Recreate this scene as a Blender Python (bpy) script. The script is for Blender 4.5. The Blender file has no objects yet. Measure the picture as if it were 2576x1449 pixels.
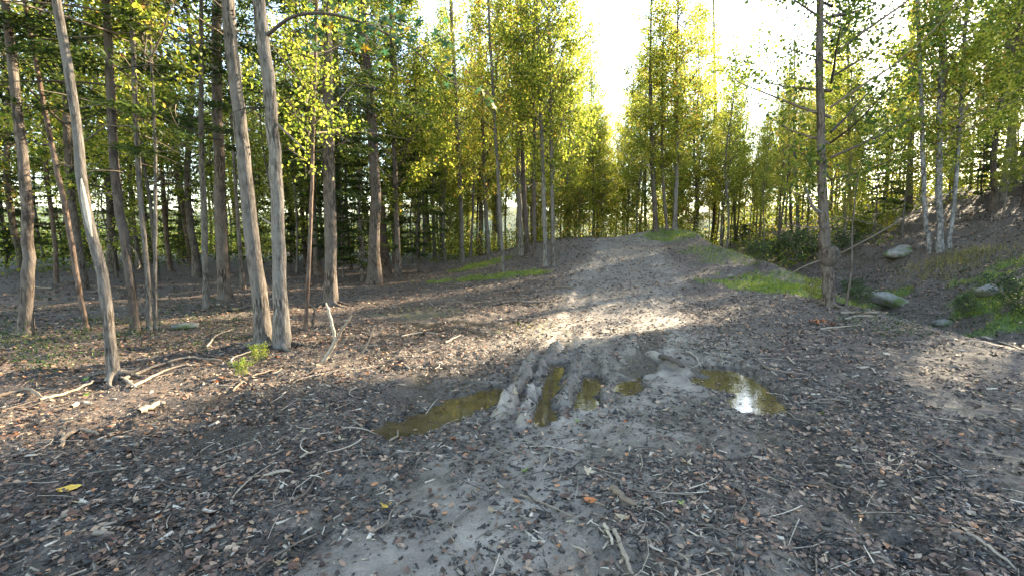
import bpy, math, random
import numpy as np
from mathutils import Vector, Matrix, Quaternion

R = math.radians
rng = np.random.default_rng(7)
random.seed(7)
sc = bpy.context.scene
C = sc.collection

# ------------------------------------------------------------------ camera
PITCH, HFOV, EYE = R(6.0), R(95.0), 1.55
cam_d = bpy.data.cameras.new('camera')
cam_d.sensor_width = 36.0
cam_d.lens = 18.0 / math.tan(HFOV / 2)
cam_d.clip_start, cam_d.clip_end = 0.05, 4000
cam = bpy.data.objects.new('camera', cam_d)
C.objects.link(cam)
cam.location = (0, 0, EYE)
cam.rotation_euler = (R(90) - PITCH, 0, 0)
sc.camera = cam

# ------------------------------------------------------------------ sky, sun, exposure
SUN_AZ, SUN_EL = R(52), R(22)            # azimuth measured from +Y towards +X
w = bpy.data.worlds.new('World')
sc.world = w
w.use_nodes = True
nt = w.node_tree
nt.nodes.clear()
sky = nt.nodes.new('ShaderNodeTexSky')
sky.sky_type = 'NISHITA'
sky.sun_disc = False
sky.sun_elevation = SUN_EL
sky.sun_rotation = SUN_AZ
sky.air_density, sky.dust_density, sky.ozone_density = 1.0, 0.4, 1.0
bg = nt.nodes.new('ShaderNodeBackground')
bg.inputs['Strength'].default_value = 0.15
wo = nt.nodes.new('ShaderNodeOutputWorld')
nt.links.new(sky.outputs[0], bg.inputs[0])
nt.links.new(bg.outputs[0], wo.inputs[0])
sd = bpy.data.lights.new('sun', 'SUN')
sd.energy, sd.angle, sd.color = 5.0, R(0.53), (1.0, 0.88, 0.70)
sun = bpy.data.objects.new('sun', sd)
C.objects.link(sun)
sv = Vector((math.sin(SUN_AZ) * math.cos(SUN_EL), math.cos(SUN_AZ) * math.cos(SUN_EL), math.sin(SUN_EL)))
sun.rotation_euler = (-sv).to_track_quat('-Z', 'Y').to_euler()
sun.location = sv * 60
sc.view_settings.view_transform = 'Standard'
sc.view_settings.look = 'None'
sc.view_settings.gamma = 1.0
sc.view_settings.use_curve_mapping = False
sc.view_settings.exposure = 3.0
sc.view_settings.use_white_balance = True      # the camera balances for the open shade
sc.view_settings.white_balance_temperature = 7500
sc.view_settings.white_balance_tint = 10
sc.cycles.max_bounces = 6
sc.cycles.diffuse_bounces = 3
sc.cycles.transmission_bounces = 4
sc.cycles.caustics_reflective = False
sc.cycles.caustics_refractive = False

# ------------------------------------------------------------------ numeric helpers
_tab = np.random.default_rng(3).random((256, 256))
def vnoise(x, y, s, ox=0.0):
    x = np.asarray(x, float) / s + 37.7 + ox
    y = np.asarray(y, float) / s + 91.3 - ox * 0.7
    xi, yi = np.floor(x).astype(int), np.floor(y).astype(int)
    fx, fy = x - xi, y - yi
    fx, fy = fx * fx * (3 - 2 * fx), fy * fy * (3 - 2 * fy)
    a, b = _tab[xi & 255, yi & 255], _tab[(xi + 1) & 255, yi & 255]
    c, d = _tab[xi & 255, (yi + 1) & 255], _tab[(xi + 1) & 255, (yi + 1) & 255]
    return (a + (b - a) * fx) * (1 - fy) + (c + (d - c) * fx) * fy - 0.5

def sm(a, b, x):
    t = np.clip((np.asarray(x, float) - a) / (b - a), 0, 1)
    return t * t * (3 - 2 * t)

F = 1288.0 / math.tan(HFOV / 2)          # focal length in survey units (frame 2576 wide)
CP, SP = math.cos(PITCH), math.sin(PITCH)
def ray(X, Y):
    a, b = (X - 1288.0) / F, (724.5 - Y) / F
    return np.array([a, CP + b * SP, -SP + b * CP])
def flat(X, Y):
    d = ray(X, Y)
    return d[:2] * (EYE / -d[2])

def segdist(x, y, pts):
    """distance to a polyline and parameter 0..1 along it"""
    best = np.full(np.shape(x), 1e9)
    par = np.zeros(np.shape(x))
    n = len(pts) - 1
    for i in range(n):
        a, b = np.array(pts[i]), np.array(pts[i + 1])
        ab = b - a
        t = np.clip(((x - a[0]) * ab[0] + (y - a[1]) * ab[1]) / max(ab @ ab, 1e-9), 0, 1)
        d = np.hypot(x - a[0] - t * ab[0], y - a[1] - t * ab[1])
        m = d < best
        best = np.where(m, d, best)
        par = np.where(m, (i + t) / n, par)
    return best, par

# wheel ruts, puddles and mud ridges, surveyed on the flat mud
POOLS = [  # polyline, half width, depth
    ([flat(1000, 1066), flat(1090, 1040), flat(1180, 1005), flat(1248, 985)], 0.21, 0.10),
    ([flat(1345, 1050), flat(1368, 980), flat(1392, 915)], 0.135, 0.12),
    ([flat(1300, 1010), flat(1330, 955)], 0.045, 0.10),
    ([flat(1462, 1012), flat(1492, 945)], 0.14, 0.095),
    ([flat(1570, 975), flat(1595, 950)], 0.14, 0.075),
    ([flat(1752, 948), flat(1800, 966)], 0.15, 0.09),
    ([flat(1830, 935), flat(1870, 965), flat(1925, 1005)], 0.33, 0.085),
    ([flat(1850, 1000), flat(1930, 1020)], 0.10, 0.06),
]
RIDGES = [
    ([flat(1262, 1050), flat(1300, 985), flat(1335, 915)], 0.15, 0.06),
    ([flat(1318, 1068), flat(1340, 1000), flat(1375, 905), flat(1405, 870)], 0.16, 0.06),
    ([flat(1425, 1010), flat(1442, 950), flat(1470, 880)], 0.11, 0.06),
    ([flat(1525, 1000), flat(1520, 950), flat(1512, 905)], 0.10, 0.05),
    ([flat(1400, 1060), flat(1450, 1040), flat(1530, 1010)], 0.03, 0.07),
    ([flat(1640, 890), flat(1690, 915), flat(1725, 940)], 0.07, 0.07),
    ([flat(1930, 930), flat(1990, 1000), flat(2090, 1120), flat(2240, 1300)], 0.05, 0.10),
]
RUTS = [
    ([flat(2020, 1060), flat(2120, 1180), flat(2280, 1400)], 0.16, 0.05),
    ([flat(1405, 880), flat(1440, 800), (2.0, 12.5), (3.4, 17.5), (4.2, 22)], 0.20, 0.05),
    ([flat(1600, 930), flat(1640, 850), (4.0, 12.0), (5.4, 17.5), (6.0, 22)], 0.22, 0.045),
]
WATER_Z = -0.045
TRACKLINE = [flat(1180, 1449), flat(1290, 1200), flat(1540, 1000), flat(1560, 860), (2.9, 12), (4.4, 17.5), (5.1, 22), (5.5, 30)]

def shoulder(y):
    y = np.asarray(y, float)
    return 7.2 + np.where(y < 8, (y - 8) * 0.3, np.clip(y - 8, 0, 25) * 0.10) + 0.35 * np.sin(y * 0.55)

def trackness(x, y):
    d, t = segdist(x, y, TRACKLINE)
    wv = vnoise(x, y, 1.1) * 0.9 + vnoise(x, y, 0.35) * 0.4
    base = 0.7 * (1 - sm(0.7, 1.9, d + wv)) * (1 - 0.5 * sm(8, 14, y))
    for pts, hw, dep in RUTS[1:]:
        dr, _ = segdist(x, y, pts)
        base = np.maximum(base, (0.95 - 0.45 * sm(7, 12, y)) * (1 - sm(0.1, 0.75, dr + 0.6 * wv)))
    return np.maximum(base, 0.95 * (1 - sm(0.5, 1.25, d + wv * 0.8)) * (1 - sm(5, 8, y)))

def H(x, y, fine=True):
    x, y = np.asarray(x, float), np.asarray(y, float)
    zt = 1.62 * sm(8, 23.5, y) - 1.8 * sm(26, 55, y)
    zl = 0.30 * sm(8, 30, y) - 1.0 * sm(45, 80, y)
    z = zl + (zt - zl) * sm(-4.0, 3.5, x)
    z = z + 0.38 * np.exp(-((x - 7.3) / 1.6) ** 2 - ((y - 22.3) / 1.8) ** 2)
    s = x - shoulder(y)
    g = sm(0, 2.4, s)
    gb = -0.42
    u = np.clip(s - 2.2, 0, None)
    u2 = np.clip(u, 0, 24)
    bank = gb + 0.465 * u2 - 0.010 * u2 ** 2
    bank = bank + 0.55 * vnoise(x, y, 2.3, 5) * sm(0.2, 2, u) + 0.38 * vnoise(x, y, 0.8, 9) * sm(0, 1, u) + 0.13 * vnoise(x, y, 0.3, 10) * sm(0, 1, u)
    bank = bank - 2.5 * sm(28, 60, y)
    z = z * (1 - g) + bank * g
    far = np.hypot(x, y)
    z = z - 9 * sm(70, 220, far)
    tr = trackness(x, y)
    z = z + 0.16 * vnoise(x, y, 3.1, 2) * sm(6, 12, far) + 0.05 * vnoise(x, y, 0.9, 4) * (1 - 0.6 * tr)
    if fine:
        k = 1 - 0.72 * tr
        z = z + k * (0.045 * vnoise(x, y, 0.27, 1) + 0.035 * vnoise(x, y, 0.11, 7) + 0.02 * vnoise(x, y, 0.05, 8))
    near = far < 14
    if np.any(near):
        wob = 0.05 * vnoise(x, y, 0.23, 11) + 0.035 * vnoise(x, y, 0.09, 12)
        wob2 = 0.05 * vnoise(x, y, 0.045, 15)
        for pts, hw, dep in RUTS:
            d, _ = segdist(x, y, pts)
            fd = (1 - 0.35 * sm(5.5, 9, y)) * np.clip(0.7 + 1.2 * vnoise(x, y, 1.3, 17), 0, 1)
            z = z - fd * dep * (1 - sm(hw * 0.4, hw * 1.4, d + wob * 2)) + 0.6 * fd * dep * np.exp(-((d - hw * 1.35 + wob) / 0.07) ** 2)
        for pts, hw, dep in POOLS:
            d, _ = segdist(x, y, pts)
            z = z - dep * (1 - sm(hw * 0.3, hw * 1.5, d + wob * 2.4 + wob2 * 1.4))
        for pts, amp, wd in RIDGES:
            d, t = segdist(x, y, pts)
            e = np.exp(-((d + wob * 0.5) / (wd * 1.15)) ** 4) * (0.75 + 0.9 * vnoise(x, y, 0.13, 13) + 0.5 * vnoise(x, y, 0.05, 14))
            z = z + amp * e
    return z

def at(X, Y):
    """ground point seen at survey position X, Y"""
    d = ray(X, Y)
    t = np.concatenate([np.arange(1.2, 14, 0.01), np.arange(14, 160, 0.05)])
    z = EYE + d[2] * t
    h = H(d[0] * t, d[1] * t, False)
    i = np.argmax(z <= h)
    if z[i] > h[i]:
        i = len(t) - 1
    tt = t[i]
    x, y = d[0] * tt, d[1] * tt
    return Vector((x, y, float(H(x, y))))

def vertplane(X, Y, y0):
    d = ray(X, Y)
    t = y0 / d[1]
    return Vector((d[0] * t, y0, EYE + d[2] * t))

# ------------------------------------------------------------------ mesh helpers
def mesh_np(name, V, Q=None, T=None, smooth=False):
    V = np.asarray(V, np.float32).reshape(-1, 3)
    me = bpy.data.meshes.new(name)
    me.vertices.add(len(V))
    me.vertices.foreach_set('co', V.ravel())
    loops, starts, n = [], [], 0
    if Q is not None and len(Q):
        Q = np.asarray(Q, np.int32).reshape(-1, 4)
        loops.append(Q.ravel()); starts.append(np.arange(len(Q)) * 4); n = Q.size
    if T is not None and len(T):
        T = np.asarray(T, np.int32).reshape(-1, 3)
        loops.append(T.ravel()); starts.append(n + np.arange(len(T)) * 3)
    L = np.concatenate(loops).astype(np.int32)
    S = np.concatenate(starts).astype(np.int32)
    me.loops.add(len(L)); me.loops.foreach_set('vertex_index', L)
    me.polygons.add(len(S)); me.polygons.foreach_set('loop_start', S)
    if smooth:
        me.polygons.foreach_set('use_smooth', np.ones(len(S), bool))
    me.update(calc_edges=True)
    return me

def obj(name, me, mat=None, parent=None):
    o = bpy.data.objects.new(name, me)
    C.objects.link(o)
    if mat is not None and me is not None and not me.materials:
        me.materials.append(mat)
    if parent is not None:
        o.parent = parent
    return o
def tag(o, label=None, cat=None, group=None, kind=None):
    if label: o['label'] = label
    if cat: o['category'] = cat
    if group: o['group'] = group
    if kind: o['kind'] = kind
    return o
def empty(name, loc=(0, 0, 0)):
    o = bpy.data.objects.new(name, None)
    C.objects.link(o)
    o.location = loc
    o.empty_display_size = 0.1
    return o
def copy_tree(o, parent=None):
    c = o.copy()
    C.objects.link(c)
    c.parent = parent
    for ch in list(o.children):
        copy_tree(ch, c)
    return c

class Tubes:
    def __init__(s): s.V, s.Q, s.n = [], [], 0
    def add(s, P, rad, sides=5, jitter=0.0):
        P = np.asarray(P, float); k = len(P)
        rad = np.broadcast_to(np.asarray(rad, float), (k,))
        T = np.gradient(P, axis=0)
        T /= np.linalg.norm(T, axis=1)[:, None] + 1e-9
        ref = np.array([1.0, 0, 0]) if abs(T[0][0]) < 0.8 else np.array([0, 1.0, 0])
        U = np.cross(T, ref); U /= np.linalg.norm(U, axis=1)[:, None] + 1e-9
        W = np.cross(T, U)
        a = np.arange(sides) * 2 * np.pi / sides
        rr = rad[:, None] * (1 + (rng.random((k, sides)) - 0.5) * jitter)
        ring = P[:, None, :] + rr[..., None] * (np.cos(a)[None, :, None] * U[:, None, :] + np.sin(a)[None, :, None] * W[:, None, :])
        s.V.append(ring.reshape(-1, 3))
        i = np.arange(k - 1)[:, None] * sides
        j = np.arange(sides)[None, :]
        jn = (j + 1) % sides
        q = np.stack([i + j, i + jn, i + sides + jn, i + sides + j], -1).reshape(-1, 4) + s.n
        s.Q.append(q)
        s.n += k * sides
    def mesh(s, name, smooth=True):
        return mesh_np(name, np.concatenate(s.V), np.concatenate(s.Q), smooth=smooth)

def spline(P, n):
    P = np.asarray(P, float)
    m = len(P)
    if m == 2:
        t = np.linspace(0, 1, n)[:, None]
        return P[0] * (1 - t) + P[1] * t
    E = np.vstack([2 * P[0] - P[1], P, 2 * P[-1] - P[-2]])
    out = []
    for u in np.linspace(0, m - 1 - 1e-6, n):
        i = int(u); f = u - i
        a, b, c, d = E[i], E[i + 1], E[i + 2], E[i + 3]
        out.append(0.5 * ((2 * b) + (c - a) * f + (2 * a - 5 * b + 4 * c - d) * f * f + (3 * b - a - 3 * c + d) * f ** 3))
    return np.array(out)

def unit(a):
    return a / (np.linalg.norm(a, axis=-1, keepdims=True) + 1e-9)

def kites(Cn, size, nbias=0.6, asp=0.36, fold=0.12, droop=0.15, axis=None, axjit=0.6, r=rng, pointed=False):
    """leaf-like folded quads round the centres Cn"""
    n = len(Cn)
    size = np.broadcast_to(size, (n,))[:, None]
    nor = unit(r.normal(size=(n, 3)) + np.array([0, 0, 1.6 * nbias]))
    ax = r.normal(size=(n, 3)) if axis is None else axis + r.normal(size=(n, 3)) * axjit
    u = unit(ax - nor * np.sum(ax * nor, 1, keepdims=True))
    v = np.cross(nor, u)
    base = Cn - u * size * 0.5
    tip = Cn + u * size * 0.5 - nor * size * droop
    l = Cn + v * size * asp + nor * size * fold
    rr = Cn - v * size * asp + nor * size * fold
    if not pointed:
        V = np.stack([base, rr, tip, l], 1).reshape(-1, 3)
        return V, np.arange(4 * n).reshape(-1, 4)
    l1, l2 = l - u * size * 0.18, l + u * size * 0.16 - v * size * asp * 0.25
    r1, r2 = rr - u * size * 0.18, rr + u * size * 0.16 + v * size * asp * 0.25
    V = np.stack([base, r1, r2, tip, l2, l1], 1).reshape(-1, 3)
    k = np.arange(n)[:, None] * 6
    return V, np.concatenate([k + np.array([[0, 1, 2, 3]]), k + np.array([[0, 3, 4, 5]])])

# ------------------------------------------------------------------ materials
def mat_new(name):
    m = bpy.data.materials.new(name)
    m.use_nodes = True
    t = m.node_tree
    t.nodes.clear()
    out = t.nodes.new('ShaderNodeOutputMaterial')
    return m, t, out
def N(t, kind, **kw):
    n = t.nodes.new(kind)
    for k, v in kw.items():
        setattr(n, k, v)
    return n
def ramp(t, fac, stops):
    n = t.nodes.new('ShaderNodeValToRGB')
    e = n.color_ramp.elements
    while len(e) > 1:
        e.remove(e[-1])
    e[0].position, e[0].color = stops[0][0], (*stops[0][1], 1)
    for p, c in stops[1:]:
        k = e.new(p); k.color = (*c, 1)
    t.links.new(fac, n.inputs[0])
    return n.outputs[0]
def mixc(t, fac, a, b, mode='MIX'):
    n = t.nodes.new('ShaderNodeMix')
    n.data_type = 'RGBA'; n.blend_type = mode
    for s, v in ((0, fac), (6, a), (7, b)):
        if hasattr(v, 'is_linked'):
            t.links.new(v, n.inputs[s])
        else:
            n.inputs[s].default_value = v if s == 0 else (*v, 1)
    return n.outputs[2]
def noise(t, vec, scale, detail=3, rough=0.6):
    n = N(t, 'ShaderNodeTexNoise')
    n.inputs['Scale'].default_value = scale
    n.inputs['Detail'].default_value = detail
    n.inputs['Roughness'].default_value = rough
    if vec is not None:
        t.links.new(vec, n.inputs['Vector'])
    return n.outputs['Fac']

def leaf_mat(name, stops, trans=0.45, rough=0.55, tint=0.25):
    m, t, out = mat_new(name)
    geo = N(t, 'ShaderNodeNewGeometry')
    info = N(t, 'ShaderNodeObjectInfo')
    add = N(t, 'ShaderNodeMath', operation='MULTIPLY_ADD')
    t.links.new(info.outputs['Random'], add.inputs[0])
    add.inputs[1].default_value = tint
    t.links.new(geo.outputs['Random Per Island'], add.inputs[2])
    sub = N(t, 'ShaderNodeMath', operation='SUBTRACT', use_clamp=True)
    t.links.new(add.outputs[0], sub.inputs[0]); sub.inputs[1].default_value = tint / 2
    col = ramp(t, sub.outputs[0], stops)
    p = N(t, 'ShaderNodeBsdfPrincipled')
    p.inputs['Roughness'].default_value = rough
    p.inputs['Specular IOR Level'].default_value = 0.35
    t.links.new(col, p.inputs['Base Color'])
    tr = N(t, 'ShaderNodeBsdfTranslucent')
    br = N(t, 'ShaderNodeHueSaturation')
    br.inputs['Saturation'].default_value = 1.0
    br.inputs['Value'].default_value = 1.6
    t.links.new(col, br.inputs['Color'])
    t.links.new(br.outputs[0], tr.inputs['Color'])
    mx = N(t, 'ShaderNodeMixShader')
    mx.inputs[0].default_value = trans
    t.links.new(p.outputs[0], mx.inputs[1]); t.links.new(tr.outputs[0], mx.inputs[2])
    t.links.new(mx.outputs[0], out.inputs[0])
    return m

def island_mat(name, stops, rough=0.8, bump=0.0, scale=60, spec=0.3):
    m, t, out = mat_new(name)
    geo = N(t, 'ShaderNodeNewGeometry')
    info = N(t, 'ShaderNodeObjectInfo')
    add = N(t, 'ShaderNodeMath', operation='ADD')
    t.links.new(geo.outputs['Random Per Island'], add.inputs[0])
    t.links.new(info.outputs['Random'], add.inputs[1])
    fr = N(t, 'ShaderNodeMath', operation='FRACT')
    t.links.new(add.outputs[0], fr.inputs[0])
    col = ramp(t, fr.outputs[0], stops)
    tc = N(t, 'ShaderNodeTexCoord')
    f = noise(t, tc.outputs['Object'], scale, 3)
    col = mixc(t, 0.55, col, ramp(t, f, [(0.3, (0.25, 0.25, 0.25)), (0.7, (1, 1, 1))]), 'MULTIPLY')
    p = N(t, 'ShaderNodeBsdfPrincipled')
    p.inputs['Roughness'].default_value = rough
    p.inputs['Specular IOR Level'].default_value = spec
    t.links.new(col, p.inputs['Base Color'])
    if bump:
        b = N(t, 'ShaderNodeBump')
        b.inputs['Strength'].default_value = bump
        b.inputs['Distance'].default_value = 0.01
        t.links.new(f, b.inputs['Height']); t.links.new(b.outputs[0], p.inputs['Normal'])
    t.links.new(p.outputs[0], out.inputs[0])
    return m

def bark_mat(name, dark, mid, light, vstretch=0.25, scale=22, rings=0.0, bump=0.9):
    m, t, out = mat_new(name)
    tc = N(t, 'ShaderNodeTexCoord')
    mp = N(t, 'ShaderNodeMapping')
    mp.inputs['Scale'].default_value = (1, 1, vstretch)
    t.links.new(tc.outputs['Object'], mp.inputs[0])
    f1 = noise(t, mp.outputs[0], scale, 5, 0.65)
    f2 = noise(t, tc.outputs['Object'], 2.2, 4, 0.6)
    col = ramp(t, f1, [(0.36, dark), (0.5, mid), (0.62, light)])
    col = mixc(t, ramp(t, f2, [(0.42, (0, 0, 0)), (0.62, (1, 1, 1))]), col, tuple(0.55 * c + 0.03 for c in light), 'MIX') if not rings else col
    info = N(t, 'ShaderNodeObjectInfo')
    col = mixc(t, 0.6, col, ramp(t, info.outputs['Random'], [(0, (0.55, 0.5, 0.48)), (0.5, (0.9, 0.85, 0.8)), (1, (1.1, 1.1, 1.1))]), 'MULTIPLY')
    if rings:
        wv = N(t, 'ShaderNodeMapping')
        wv.inputs['Scale'].default_value = (1.5, 1.5, 9)
        t.links.new(tc.outputs['Object'], wv.inputs[0])
        f3 = noise(t, wv.outputs[0], 2.0, 3, 0.7)
        col = mixc(t, ramp(t, f3, [(0.60, (0, 0, 0)), (0.66, (1, 1, 1))]), col, dark)
    p = N(t, 'ShaderNodeBsdfPrincipled')
    p.inputs['Roughness'].default_value = 0.9
    p.inputs['Specular IOR Level'].default_value = 0.2
    t.links.new(col, p.inputs['Base Color'])
    b = N(t, 'ShaderNodeBump')
    b.inputs['Strength'].default_value = bump
    b.inputs['Distance'].default_value = 0.03
    t.links.new(f1, b.inputs['Height']); t.links.new(b.outputs[0], p.inputs['Normal'])
    t.links.new(p.outputs[0], out.inputs[0])
    return m

M = {}
M['poplar'] = leaf_mat('poplar_leaf', [(0, (0.05, 0.085, 0.010)), (0.3, (0.12, 0.165, 0.022)), (0.7, (0.29, 0.31, 0.045)), (0.95, (0.44, 0.40, 0.07)), (1, (0.42, 0.24, 0.06))], 0.6)
M['green'] = leaf_mat('green_leaf', [(0, (0.03, 0.055, 0.010)), (0.45, (0.07, 0.11, 0.015)), (0.8, (0.16, 0.19, 0.02)), (1, (0.32, 0.25, 0.03))], 0.55)
M['autumn'] = leaf_mat('autumn_leaf', [(0, (0.10, 0.07, 0.012)), (0.4, (0.24, 0.12, 0.02)), (0.75, (0.33, 0.10, 0.02)), (1, (0.26, 0.035, 0.012))], 0.5)
M['needle'] = leaf_mat('evergreen_needle', [(0, (0.018, 0.036, 0.010)), (0.6, (0.040, 0.068, 0.016)), (0.92, (0.08, 0.105, 0.02)), (1, (0.16, 0.12, 0.035))], 0.4)
M['gum'] = leaf_mat('star_leaf', [(0, (0.02, 0.07, 0.035)), (0.6, (0.05, 0.10, 0.04)), (0.8, (0.20, 0.22, 0.02)), (1, (0.35, 0.12, 0.02))], 0.45)
M['weed'] = leaf_mat('weed_leaf', [(0, (0.012, 0.03, 0.010)), (0.6, (0.03, 0.06, 0.018)), (1, (0.09, 0.12, 0.028))], 0.35)
M['grass'] = leaf_mat('grass_blade', [(0, (0.07, 0.12, 0.015)), (0.6, (0.15, 0.22, 0.025)), (1, (0.30, 0.28, 0.045))], 0.45)
M['drygrass'] = leaf_mat('dry_grass_blade', [(0, (0.07, 0.09, 0.02)), (0.5, (0.17, 0.15, 0.04)), (1, (0.30, 0.21, 0.07))], 0.4)
M['bark_grey'] = bark_mat('grey_bark', (0.018, 0.015, 0.012), (0.095, 0.082, 0.068), (0.22, 0.197, 0.168), 0.18, 38, bump=1.0)
M['bark_brown'] = bark_mat('brown_bark', (0.018, 0.014, 0.011), (0.068, 0.052, 0.041), (0.15, 0.12, 0.095), 0.25, 26, bump=1.0)
M['bark_red'] = bark_mat('reddish_bark', (0.028, 0.018, 0.013), (0.088, 0.058, 0.042), (0.18, 0.125, 0.092), 0.3, 24)
M['bark_pale'] = bark_mat('pale_bark', (0.045, 0.042, 0.039), (0.13, 0.126, 0.122), (0.22, 0.213, 0.205), 0.5, 14, rings=1.0, bump=0.4)
M['twig'] = island_mat('twig_wood', [(0, (0.04, 0.03, 0.024)), (0.5, (0.11, 0.085, 0.065)), (1, (0.24, 0.19, 0.14))], 0.85)
M['dead'] = island_mat('dead_pale_wood', [(0, (0.16, 0.12, 0.085)), (0.5, (0.28, 0.22, 0.16)), (1, (0.40, 0.33, 0.25))], 0.8, 0.4, 30)
M['chip'] = island_mat('wood_chip', [(0, (0.014, 0.011, 0.009)), (0.42, (0.05, 0.040, 0.032)), (0.68, (0.15, 0.118, 0.088)), (0.88, (0.35, 0.285, 0.215)), (1, (0.58, 0.49, 0.39))], 0.6, 0, 60, 0.5)
M['bigchip'] = island_mat('split_wood', [(0, (0.18, 0.14, 0.10)), (0.6, (0.33, 0.27, 0.20)), (1, (0.50, 0.43, 0.34))], 0.7, 0.3, 40)
M['clod'] = island_mat('mud_clod', [(0, (0.010, 0.008, 0.007)), (0.6, (0.034, 0.028, 0.023)), (1, (0.10, 0.083, 0.066))], 0.6, 0.3, 60, 0.5)
M['litter'] = island_mat('dead_leaf', [(0, (0.026, 0.015, 0.010)), (0.4, (0.095, 0.052, 0.034)), (0.72, (0.21, 0.118, 0.075)), (0.9, (0.38, 0.27, 0.18)), (1, (0.42, 0.16, 0.055))], 0.6, 0, 40, 0.45)
M['leaf_brown'] = island_mat('brown_leaf', [(0, (0.06, 0.028, 0.018)), (0.6, (0.12, 0.055, 0.032)), (1, (0.19, 0.09, 0.05))], 0.6, 0.3, 40, 0.4)
M['leaf_orange'] = island_mat('orange_leaf', [(0, (0.32, 0.07, 0.02)), (1, (0.45, 0.17, 0.05))], 0.6, 0.3, 40, 0.4)
M['leaf_tan'] = island_mat('tan_leaf', [(0, (0.26, 0.18, 0.10)), (1, (0.42, 0.32, 0.20))], 0.6, 0.3, 40, 0.4)
M['leaf_yellow'] = island_mat('yellow_leaf', [(0, (0.62, 0.36, 0.05)), (1, (0.70, 0.42, 0.07))], 0.5, 0.2, 30, 0.4)
M['leaf_green'] = island_mat('fresh_leaf', [(0, (0.10, 0.17, 0.02)), (1, (0.22, 0.30, 0.04))], 0.5, 0.2, 30, 0.4)
M['scar'] = island_mat('bare_wood_scar', [(0, (0.36, 0.31, 0.25)), (1, (0.42, 0.37, 0.30))], 0.8, 0.3, 30)

def ground_mat():
    m, t, out = mat_new('forest_ground')
    tc = N(t, 'ShaderNodeTexCoord')
    P = tc.outputs['Object']
    at_m = N(t, 'ShaderNodeAttribute', attribute_name='mud').outputs['Fac']
    at_w = N(t, 'ShaderNodeAttribute', attribute_name='wet').outputs['Fac']
    at_g = N(t, 'ShaderNodeAttribute', attribute_name='moss').outputs['Fac']
    n1 = noise(t, P, 3.0, 5, 0.65)
    n2 = noise(t, P, 34, 6, 0.75)
    n3 = noise(t, P, 90, 3, 0.7)
    vo = N(t, 'ShaderNodeTexVoronoi')
    vo.inputs['Scale'].default_value = 42
    t.links.new(P, vo.inputs['Vector'])
    lit = ramp(t, n2, [(0.36, (0.016, 0.013, 0.010)), (0.48, (0.052, 0.040, 0.031)), (0.58, (0.12, 0.092, 0.070)), (0.72, (0.30, 0.245, 0.185))])
    lit = mixc(t, 0.5, lit, ramp(t, vo.outputs['Color'], [(0.2, (0.45, 0.42, 0.42)), (0.75, (1.5, 1.25, 1.1))]), 'MULTIPLY')
    mud = ramp(t, n1, [(0.3, (0.11, 0.093, 0.074)), (0.5, (0.21, 0.18, 0.145)), (0.7, (0.33, 0.285, 0.23))])
    mud = mixc(t, 0.55, mud, ramp(t, n3, [(0.3, (0.5, 0.5, 0.5)), (0.7, (1.4, 1.35, 1.3))]), 'MULTIPLY')
    col = mixc(t, at_m, lit, mud)
    col = mixc(t, at_w, col, (0.040, 0.031, 0.021))
    col = mixc(t, at_g, col, ramp(t, n2, [(0.3, (0.025, 0.045, 0.008)), (0.7, (0.09, 0.14, 0.02))]))
    p = N(t, 'ShaderNodeBsdfPrincipled')
    t.links.new(col, p.inputs['Base Color'])
    rg = N(t, 'ShaderNodeMapRange')
    rg.inputs['To Min'].default_value = 0.75; rg.inputs['To Max'].default_value = 0.22
    t.links.new(at_w, rg.inputs['Value'])
    rg2 = N(t, 'ShaderNodeMath', operation='MULTIPLY_ADD')
    t.links.new(at_m, rg2.inputs[0]); rg2.inputs[1].default_value = -0.16
    t.links.new(rg.outputs[0], rg2.inputs[2])
    t.links.new(rg2.outputs[0], p.inputs['Roughness'])
    p.inputs['Specular IOR Level'].default_value = 0.5
    ad = N(t, 'ShaderNodeMath', operation='ADD')
    t.links.new(n2, ad.inputs[0]); t.links.new(n3, ad.inputs[1])
    b = N(t, 'ShaderNodeBump')
    b.inputs['Strength'].default_value = 0.7
    b.inputs['Distance'].default_value = 0.02
    t.links.new(ad.outputs[0], b.inputs['Height']); t.links.new(b.outputs[0], p.inputs['Normal'])
    t.links.new(p.outputs[0], out.inputs[0])
    return m
def water_mat():
    m, t, out = mat_new('muddy_water')
    tc = N(t, 'ShaderNodeTexCoord')
    f = noise(t, tc.outputs['Object'], 5, 3)
    p = N(t, 'ShaderNodeBsdfPrincipled')
    t.links.new(ramp(t, f, [(0.3, (0.045, 0.031, 0.015)), (0.7, (0.105, 0.074, 0.036))]), p.inputs['Base Color'])
    p.inputs['Roughness'].default_value = 0.03
    p.inputs['IOR'].default_value = 1.4
    p.inputs['Specular IOR Level'].default_value = 0.55
    b = N(t, 'ShaderNodeBump')
    b.inputs['Strength'].default_value = 0.05
    b.inputs['Distance'].default_value = 0.01
    f2 = noise(t, tc.outputs['Object'], 14, 2)
    t.links.new(f2, b.inputs['Height']); t.links.new(b.outputs[0], p.inputs['Normal'])
    t.links.new(p.outputs[0], out.inputs[0])
    return m
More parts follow.
